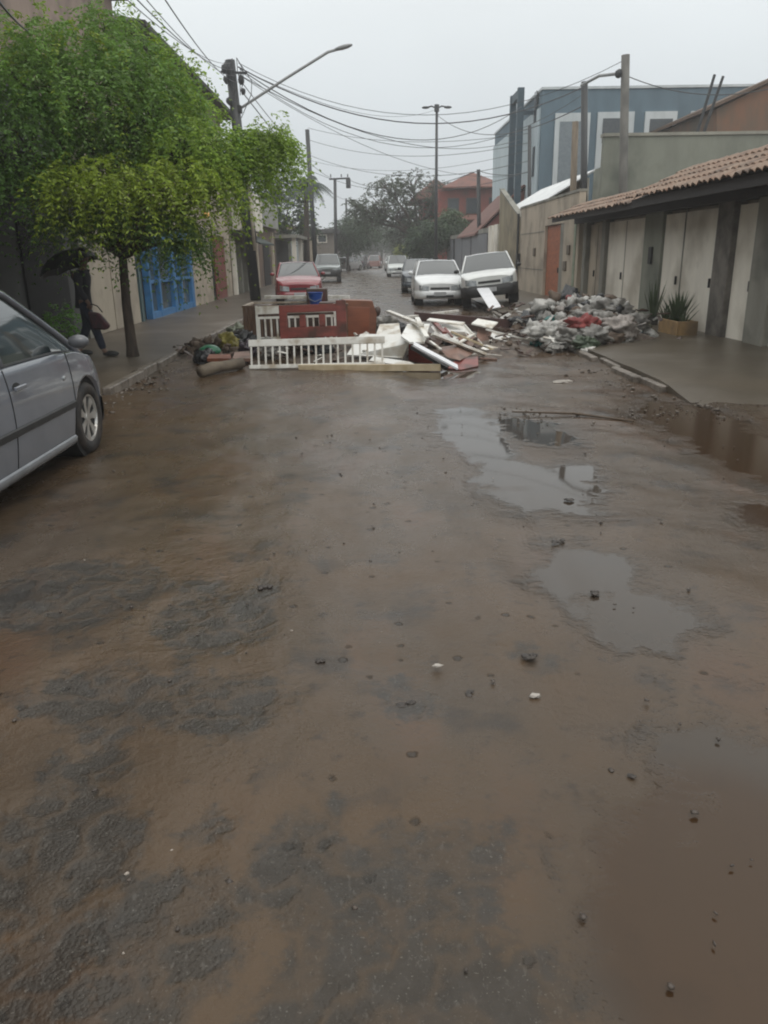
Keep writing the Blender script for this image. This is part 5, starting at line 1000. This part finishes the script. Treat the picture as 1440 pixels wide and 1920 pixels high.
bag('rubbish_bag', 'dull grey sack behind the left end of the front crib side', 505, 655, .16, .2, BG, 7)
# rubbish heap on the right
HEAP = [(1000, 612, .25, .34, BB, 'black bag lying long at the back left of the heap'), (1042, 592, .42, .36, BB, 'big black bag on top of the heap, left'), (1075, 585, .45, .22, BG, 'grey crumpled bag beside the top black bag'), (965, 600, .2, .22, BO, 'brown sack near the end of the long bed board'),
 (1025, 622, .30, .27, BW, 'round dirty white bag at the left of the heap'), (1050, 640, .16, .22, BW, 'flattened white bag low in the left front of the heap'), (1075, 632, .24, .20, BG, 'grey bag below the red cloth'), (1012, 640, .12, .13, BT, 'teal plastic scrap at the left front of the heap'), (1003, 630, .16, .16, BP, 'pale peach bag above the teal scrap'),
 (1072, 610, .38, .20, BP, 'pinkish bag left of the red cloth'), (1093, 612, .40, .24, BR, 'dark red cloth bundle in the middle of the heap'), (1098, 592, .52, .22, BG, 'brownish grey bag above the red cloth'), (1117, 578, .60, .24, BW, 'white torn bag at the very top of the heap'), (1143, 583, .56, .30, BG, 'large grey bag at the top right of the heap'),
 (1130, 605, .42, .24, BG, 'grey bag right of the red cloth'), (1112, 630, .26, .24, BG, 'grey sagging bag below the middle of the heap'), (1098, 645, .16, .17, bagm('green', (.07, .10, .06)), 'dull green bag at the foot of the heap'), (1155, 615, .34, .30, BP, 'pinkish white draped sheet bag on the right of the heap'), (1183, 605, .36, .28, BG, 'broad pale grey bag at the right end of the heap'),
 (1182, 628, .16, .17, BT, 'teal bag at the right foot of the heap'), (1198, 622, .18, .22, bagm('olive', (.16, .17, .10)), 'olive bag at the far right of the heap'), (1105, 659, .06, .10, bagm('bright', (.62, .60, .56)), 'small bright white wrapper in front of the heap'), (1140, 640, .14, .20, BO, 'brown mud-covered sack at the right front of the heap'),
 (1085, 650, .1, .14, BG, 'small grey bag at the centre foot of the heap'), (1040, 655, .06, .10, BG, 'little grey wrapper left of the centre foot of the heap'), (985, 628, .14, .16, BB, 'small black bag by the end of the brown board'), (1058, 600, .40, .15, BW, 'small white knot of plastic between black and pink bags'), (1165, 640, .12, .16, BG, 'grey crushed bag before the teal bag')]
for k, (px, py, z, r, m, lb) in enumerate(HEAP): bag('rubbish_bag', lb, px, py, z, r*.88, m, 20+k, group=None, amp=.85, sq=(1.15, .9, .66))
# earth and rubble under both heaps
def mound(name, x0, x1, y0, y1, h, m, label):
    n = 60; vs = []; fs = []
    for j in range(n+1):
        for i in range(n+1):
            u, v = i/n*2-1, j/n*2-1; x = x0+(x1-x0)*i/n; y = y0+(y1-y0)*j/n; k = max(0, 1-(abs(u)**2.4+abs(v)**2.4))
            vs.append((x, y, h*k**.6*(1+.6*mnoise.noise(Vector((x*2.5, y*2.5, 1))))+.05*k*mnoise.noise(Vector((x*9, y*9, 4)))-.03))
    for j in range(n):
        for i in range(n): a = j*(n+1)+i; fs.append((a, a+1, a+n+2, a+n+1))
    o = MB().add(vs, fs).build(name, m, smooth=True); return tag(o, label, 'rubble', kind='stuff')
M_rub = mat('rubble_earth', (.085, .062, .046), (.15, .12, .095), rough=.7, scale=9, bump=.9, bscale=30, c3=(.03, .025, .02), s3=6)
mound('rubble', -1.9, 3.2, 12.4, 16.6, .20, M_rub, 'dark earth and splinters under the broken furniture'); mound('rubble', 2.3, 5.9, 13.6, 19.5, .38, M_rub, 'muddy rubble under the rubbish heap'); mound('rubble', -3.6, -2.0, 12.9, 15.5, .10, M_rub, 'muddy earth under the small heap by the left kerb')
def chips(x0, x1, y0, y1, hz, n, mm, label, name='debris_scraps'):
    mb = MB()
    for _ in range(n):
        x, y = random.uniform(x0, x1), random.uniform(y0, y1); R = Matrix.Rotation(random.uniform(0, 6.28), 3, 'Z') @ Matrix.Rotation(random.uniform(-.7, .7), 3, 'X') @ Matrix.Rotation(random.uniform(-.5, .5), 3, 'Y')
        mb.box((x, y, random.uniform(.02, hz)), (random.uniform(.05, .28), random.uniform(.03, .09), random.uniform(.008, .03)), R)
    tag(mb.build(name, mm), label, 'debris', kind='stuff')
chips(-1.8, 3.0, 12.6, 15.5, .30, 130, M_dbr, 'dark wood splinters strewn through the barricade'); chips(-1.6, 3.2, 12.5, 15, .26, 60, M_wp, 'white painted wood scraps strewn through the barricade')
chips(2.6, 5.7, 14.2, 18.5, .55, 120, M_dbr, 'dark scraps mixed into the rubbish heap'); chips(2.6, 5.7, 14.0, 18.0, .50, 110, BW, 'torn white plastic scraps mixed into the rubbish heap'); chips(2.8, 5.4, 14.2, 17.5, .45, 60, BP, 'pinkish paper scraps mixed into the rubbish heap')
def crumbs(n, cx, cy, rx, ry, h, sz, mm, label):
    Vs = []; Fs = []; base = bmesh.new(); bmesh.ops.create_icosphere(base, subdivisions=2, radius=1); bv = np.array([v.co[:] for v in base.verts]); bf = np.array([[v.index for v in f.verts] for f in base.faces]); base.free()
    for k in range(n):
        a, q = rng.uniform(0, 6.28), rng.random()**.6; x, y = cx+rx*q*math.cos(a), cy+ry*q*math.sin(a); z = h*(1-q**2)*rng.uniform(.5, 1.15)+.03
        s = rng.uniform(.5, 1.4, 3)*sz*rng.uniform(.5, 1.3); R = np.array(Matrix.Rotation(rng.uniform(0, 6), 3, Vector(rng.normal(0, 1, 3))))
        p = bv*(1+.42*rng.standard_normal((len(bv), 1)).clip(-1.4, 1.4)*.8)*s; Vs.append(p@R.T+np.array([x, y, z])); Fs.append(bf+k*len(bv))
    tag(polymesh('rubbish_scraps', np.concatenate(Vs), np.concatenate(Fs), mm), label, 'rubbish', kind='stuff')
for (n, mm, lb) in ((110, BW, 'crumpled white plastic and paper scraps all over the rubbish heap'), (170, BG, 'grey crumpled scraps all over the rubbish heap'), (120, BB, 'black plastic scraps in the rubbish heap'), (210, BO, 'brown muddy scraps in the rubbish heap'), (34, BP, 'pinkish paper scraps in the rubbish heap'), (20, BR, 'small red scraps in the rubbish heap'), (10, BT, 'small teal scraps in the rubbish heap')):
    crumbs(n, 4.15, 15.9, 1.35, 2.0, .66, .075, mm, lb)
for (n, mm, lb) in ((70, BW, 'larger torn white plastic pieces on the rubbish heap'), (50, BB, 'larger torn black pieces on the rubbish heap'), (30, BO, 'larger brown torn pieces on the rubbish heap')): crumbs(n, 4.15, 15.8, 1.4, 2.0, .78, .12, mm, lb)
crumbs(60, 4.1, 14.4, 1.7, .8, .05, .045, BG, 'small grey litter at the foot of the rubbish heap')
crumbs(70, .7, 13.9, 2.3, 1.2, .25, .05, BO, 'brown muddy scraps through the broken furniture')
crumbs(50, -2.8, 14.2, .8, 1.0, .22, .06, BO, 'brown muddy scraps in the small heap by the left kerb')
chips(-3.5, -2.0, 13.1, 15.0, .14, 50, M_dbr, 'dark scraps in the small heap by the left kerb')
# small heap by the left kerb
a, b = G(376, 697, .08), G(452, 681, .09); T = one(MB().tube([a, a+(b-a)*.3+Vector((0, 0, .02)), (a+b)/2+Vector((0, 0, .01)), b], [.085, .09, .08, .085], 14), 'log', mat('weathered_log', (.16, .13, .095), (.09, .07, .05), rough=.8, scale=4, bump=.5), 'weathered brown log lying in front of the small heap by the left kerb', 'log', smooth=True)
bag('plastic_bowl', 'green plastic tub upturned on the small heap by the left kerb', 393, 658, .16, .17, mat('green_plastic', (.02, .16, .08), (.02, .11, .06), rough=.3), 71, 'tub', amp=.08, sq=(1.1, .9, .6))
bag('rubbish_bag', 'yellow-olive bag on the small heap by the left kerb', 424, 642, .18, .20, bagm('yellow', (.28, .24, .05)), 72); bag('rubbish_bag', 'black bag between the yellow bag and the crib', 450, 640, .16, .26, BB, 73, sq=(1.3, .9, .6))
bag('rubbish_bag', 'grey-green sack with pale strings left of the crib', 446, 622, .14, .2, bagm('sage', (.16, .18, .13)), 74); bag('rubbish_bag', 'dark purple bag right behind the end of the log', 466, 655, .12, .17, bagm('purple', (.05, .035, .05)), 75)
slab('orange_board', 'short orange-brown board lying above the log', 'panel', [(388, 672, .14), (392, 664, .17), (432, 664, .17), (434, 672, .14)], .05, mat('orange_brown', (.22, .075, .04), (.14, .05, .03), rough=.5)); slab('pale_board', 'pale worn slab lying between the log and the crib side', 'panel', [(436, 672, .10), (440, 660, .14), (468, 658, .14), (470, 672, .10)], .05, M_pkb)
bag('rubbish_bag', 'dark bag under the green tub', 384, 672, .08, .16, BB, 76)
# ---------------------------------------------------------------- the walker with the umbrella
def skinned(name, m, joints, edges, parent, sub=2, root=0):
    me = bpy.data.meshes.new(name); me.from_pydata([j[0] for j in joints], edges, []); o = bpy.data.objects.new(name, me); COL.objects.link(o)
    sk = o.modifiers.new('skin', 'SKIN'); sk.use_smooth_shade = True
    for i, v in enumerate(me.skin_vertices[0].data): r = joints[i][1]; v.radius = r if hasattr(r, '__len__') else (r, r); v.use_root = (i == root)
    o.modifiers.new('sub', 'SUBSURF').render_levels = sub; o.modifiers['sub'].levels = sub
    dg = bpy.context.evaluated_depsgraph_get(); bpy.context.view_layer.update(); dg.update()
    em = bpy.data.meshes.new_from_object(o.evaluated_get(dg)); bpy.data.objects.remove(o)
    em.materials.clear(); em.materials.append(m); em.polygons.foreach_set('use_smooth', [True]*len(em.polygons)); q = bpy.data.objects.new(name, em); COL.objects.link(q); q.parent = parent; return q
pf = G(172, 668, .11); T = thing('person', 'person in dark clothes walking along the left pavement under a black umbrella', 'person', (pf.x-.02, pf.y, .115))
M_skin = mat('skin', (.17, .095, .065), rough=.55); M_cloth = mat('dark_jacket', (.016, .017, .026), (.026, .027, .036), rough=.85, scale=12, bump=.5, bscale=18); M_jean = mat('dark_trousers', (.012, .017, .034), (.02, .027, .046), rough=.85, scale=12, bump=.4, bscale=20)
# walking to the right: x is forward
J = [((0, 0, .92), (.12, .10)), ((.02, 0, 1.08), (.13, .095)), ((.05, 0, 1.27), (.155, .105)), ((.06, 0, 1.37), (.10, .08)), ((.08, 0, 1.44), (.052, .052)), ((.10, 0, 1.52), (.075, .068)), ((.11, 0, 1.60), (.088, .078)), ((.105, 0, 1.66), (.06, .055)),
     ((.01, -.09, .86), (.085, .085)), ((.17, -.10, .49), (.060, .060)), ((.27, -.10, .10), (.040, .042)), ((.33, -.10, .045), (.038, .038)), ((.43, -.10, .035), (.028, .03)),
     ((-.01, .09, .86), (.085, .085)), ((-.02, .10, .48), (.060, .060)), ((-.20, .10, .13), (.040, .042)), ((-.17, .10, .045), (.038, .038)), ((-.07, .10, .035), (.028, .03)),
     ((.05, -.17, 1.33), (.055, .055)), ((.03, -.22, 1.08), (.045, .045)), ((.14, -.21, .90), (.034, .034)), ((.17, -.205, .84), (.030, .022)),
     ((.05, .17, 1.33), (.055, .055)), ((-.05, .20, 1.12), (.045, .045)), ((-.14, .10, 1.28), (.034, .034)), ((-.155, .08, 1.34), (.028, .026))]
Ed = [(0, 1), (1, 2), (2, 3), (3, 4), (4, 5), (5, 6), (6, 7), (0, 8), (8, 9), (9, 10), (10, 11), (11, 12), (0, 13), (13, 14), (14, 15), (15, 16), (16, 17), (2, 18), (18, 19), (19, 20), (20, 21), (2, 22), (22, 23), (23, 24), (24, 25)]
J = [(q[0], tuple(v*.72 for v in q[1])) if i in (0, 1, 2, 3, 8, 9, 13, 14, 18, 19, 22, 23) else q for i, q in enumerate(J)]
body = skinned('body', M_skin, J, Ed, T)
jk = [(J[0][0], (.150, .125)), (J[1][0], (.155, .125)), (J[2][0], (.175, .125)), (J[3][0], (.115, .09)), (J[18][0], (.072, .072)), (J[19][0], (.06, .06)), (J[20][0], (.05, .05)), (J[22][0], (.072, .072)), (J[23][0], (.06, .06)), (J[24][0], (.05, .05)), ((0, 0, .78), (.165, .14))]
skinned('jacket', M_cloth, jk, [(0, 1), (1, 2), (2, 3), (2, 4), (4, 5), (5, 6), (2, 7), (7, 8), (8, 9), (0, 10)], T)
for a in (8, 13): skinned('trouser_leg', M_jean, [((J[a][0][0], J[a][0][1], .90), (.10, .10)), (J[a+1][0], (.078, .078)), (J[a+2][0], (.062, .062))], [(0, 1), (1, 2)], T)
for a in (11, 16): p = J[a][0]; MB().blob((p[0]+.05, p[1], .045), (.135, .052, .05), amp=.05, sub=3, flat=.8).build('shoe', M_blk, T, smooth=True)
MB().blob((.085, 0, 1.64), (.105, .10, .09), amp=.15, sub=3).build('hair', mat('black_hair', (.012, .010, .010), rough=.6), T, smooth=True)
for (hx, hy, hz, dr) in ((.175, -.205, .83, 1), (-.155, .075, 1.35, -1)):
    fg = MB()
    for k in range(4): o = (k-1.5)*.019; fg.tube([(hx+o*.6, hy+.01, hz), (hx+o*.6+.008, hy-.03*dr, hz-.035), (hx+o*.6, hy+.0, hz-.06-.006*(1.5-abs(k-1.5)))], [.010, .009, .007], 6)
    fg.tube([(hx-.03, hy, hz+.01), (hx-.045, hy-.02, hz-.02), (hx-.03, hy-.03, hz-.04)], [.011, .009, .007], 6); fg.build('fingers', M_skin, T, smooth=True)
fc = MB().blob((.205, 0, 1.575), (.02, .014, .02), amp=0, sub=2)
for s in (-1, 1): fc.blob((.11, s*.082, 1.575), (.018, .01, .028), amp=0, sub=2)
fc.build('nose_and_ears', M_skin, T, smooth=True)
ey = MB(); [ey.blob((.182, s*.032, 1.605), (.010, .012, .007), amp=0, sub=2) for s in (-1, 1)]; ey.build('eyes', M_dgap, T, smooth=True); MB().blob((.190, 0, 1.53), (.008, .024, .006), amp=0, sub=2).build('mouth', mat('lips', (.12, .04, .035), rough=.5), T, smooth=True)
# umbrella, tilted back over the head
hx = Vector((pf.x-.02-.155, pf.y+.07, .115+1.35)); tip = PY(98, 480, pf.y+.05); tip.z += .04
U = thing('umbrella', 'black umbrella held low and tilted over the walking person', 'umbrella', tuple(hx)); ax = (Vector((tip.x, tip.y, tip.z))-hx).normalized(); ax = Vector((-.34, .0, .94)).normalized(); top = Vector((-.10, 0, .32))
R = ax.to_track_quat('Z', 'Y').to_matrix(); M_umb = mat('umbrella_cloth', (.012, .014, .016), (.02, .022, .024), rough=.45)
n = 8; vs = []; fs = []; K = 7; seg = 32
for i in range(K+1):
    t = i/K; 
    for k in range(seg):
        a = 2*math.pi*k/seg; sc = abs(math.sin(a*n/2)); r = .52*math.sin(t*1.15)/math.sin(1.15)*(1-.055*sc*t); z = -.27*(1-math.cos(t*1.35))/(1-math.cos(1.35))+.025*sc*t*t; vs.append(R @ Vector((r*math.cos(a), r*math.sin(a), z))+top)
for i in range(K):
    for k in range(seg): fs.append((i*seg+k, i*seg+(k+1) % seg, (i+1)*seg+(k+1) % seg, (i+1)*seg+k))
MB().add(vs, fs).build('canopy', M_umb, U, smooth=True)
MB().cyl(R @ Vector((0, 0, .04))+top, (0, 0, .0), .008, .008, 6).tube([(0, 0, 0), (0, 0, -.10), (.02, 0, -.13), (.045, 0, -.11)], .013, 6).build('shaft', M_blk, U)
for k in range(8): a = 2*math.pi*k/8; MB().tube([R @ Vector((.52*math.sin(t*1.15)/math.sin(1.15)*math.cos(a), .52*math.sin(t*1.15)/math.sin(1.15)*math.sin(a), -.27*(1-math.cos(t*1.35))/(1-math.cos(1.35))-.008))+top for t in (0, .25, .5, .75, 1)], .0045, 4).build('rib', M_lgt, U)
# bag in the other hand
bx = Vector((pf.x+.17, pf.y-.20, .115+.84)); B_ = thing('hand_bag', 'dark red and black shoulder bag swinging behind the walking person', 'bag', tuple(bx))
MB().prism([(-.06, -.05, -.10), (.12, -.05, -.13), (.27, -.05, -.34), (.20, -.05, -.40), (-.02, -.05, -.38)], (0, .11, 0)).build('bag_body', mat('bag_dark', (.03, .016, .02), (.10, .02, .03), rough=.6, scale=6), B_, bevel=.025); MB().tube([(-.03, 0, -.15), (-.05, 0, .0), (.0, 0, .02), (.1, 0, -.02), (.17, 0, -.12)], .010, 6).build('strap', M_blk, B_)
# green bags and plants by the dark wall behind the walker
for (px, py, z, r, m, lb, s) in ((95, 618, .2, .22, bagm('green2', (.02, .11, .06)), 'green plastic bag beside the dark wall behind the grey car', 1), (118, 630, .15, .2, bagm('teal2', (.03, .10, .085)), 'darker green bag between the walker and the green bag', 2), (128, 645, .14, .18, bagm('paleblue', (.16, .22, .24)), 'pale blue-grey bag by the walker\'s feet', 3), (78, 615, .26, .12, bagm('yellow2', (.22, .17, .06)), 'small yellow-brown bundle on the green bag', 4)):
    bag('rubbish_bag', lb, px, py, z, r, m, 90+s)
T = thing('potted_shrub', 'small green shrub in a pot against the dark wall behind the walker', 'plant', (XL+.35, 14.2, .11)); MB().lathe([(0, 0), (.12, 0), (.17, .25), (.15, .25), (.13, .2), (0, .2)], n=14).build('pot', MATS['dark_pot'], T)
P, U_ = clump_points((0, 0, .5), (.28, .28, .28), 90); V, Fq, Tn = sprays(P, U_+0.0, np.full(90, .18), 4, .04, .08, .5, np.array((.7, 1, .8))*np.ones((90, 1))); polymesh('leaves', V, Fq, ML, T, Tn)
# ---------------------------------------------------------------- rain haze
hz = MB().span((-330, -100, -1.2), (330, 520, 20)); o = hz.build('haze', mat('tmp_haze', (.5, .5, .5))); o['kind'] = 'stuff'; o['label'] = 'pale rain haze filling the street'
hm = bpy.data.materials.new('haze_air'); hm.use_nodes = True; t = hm.node_tree; t.nodes.clear(); ou = t.nodes.new('ShaderNodeOutputMaterial'); pv = t.nodes.new('ShaderNodeVolumePrincipled'); pv.inputs['Color'].default_value = (.97, .98, .99, 1); pv.inputs['Density'].default_value = .0018; pv.inputs['Anisotropy'].default_value = .2
t.links.new(pv.outputs[0], ou.inputs['Volume']); o.data.materials.clear(); o.data.materials.append(hm)
S.cycles.volume_bounces = 2
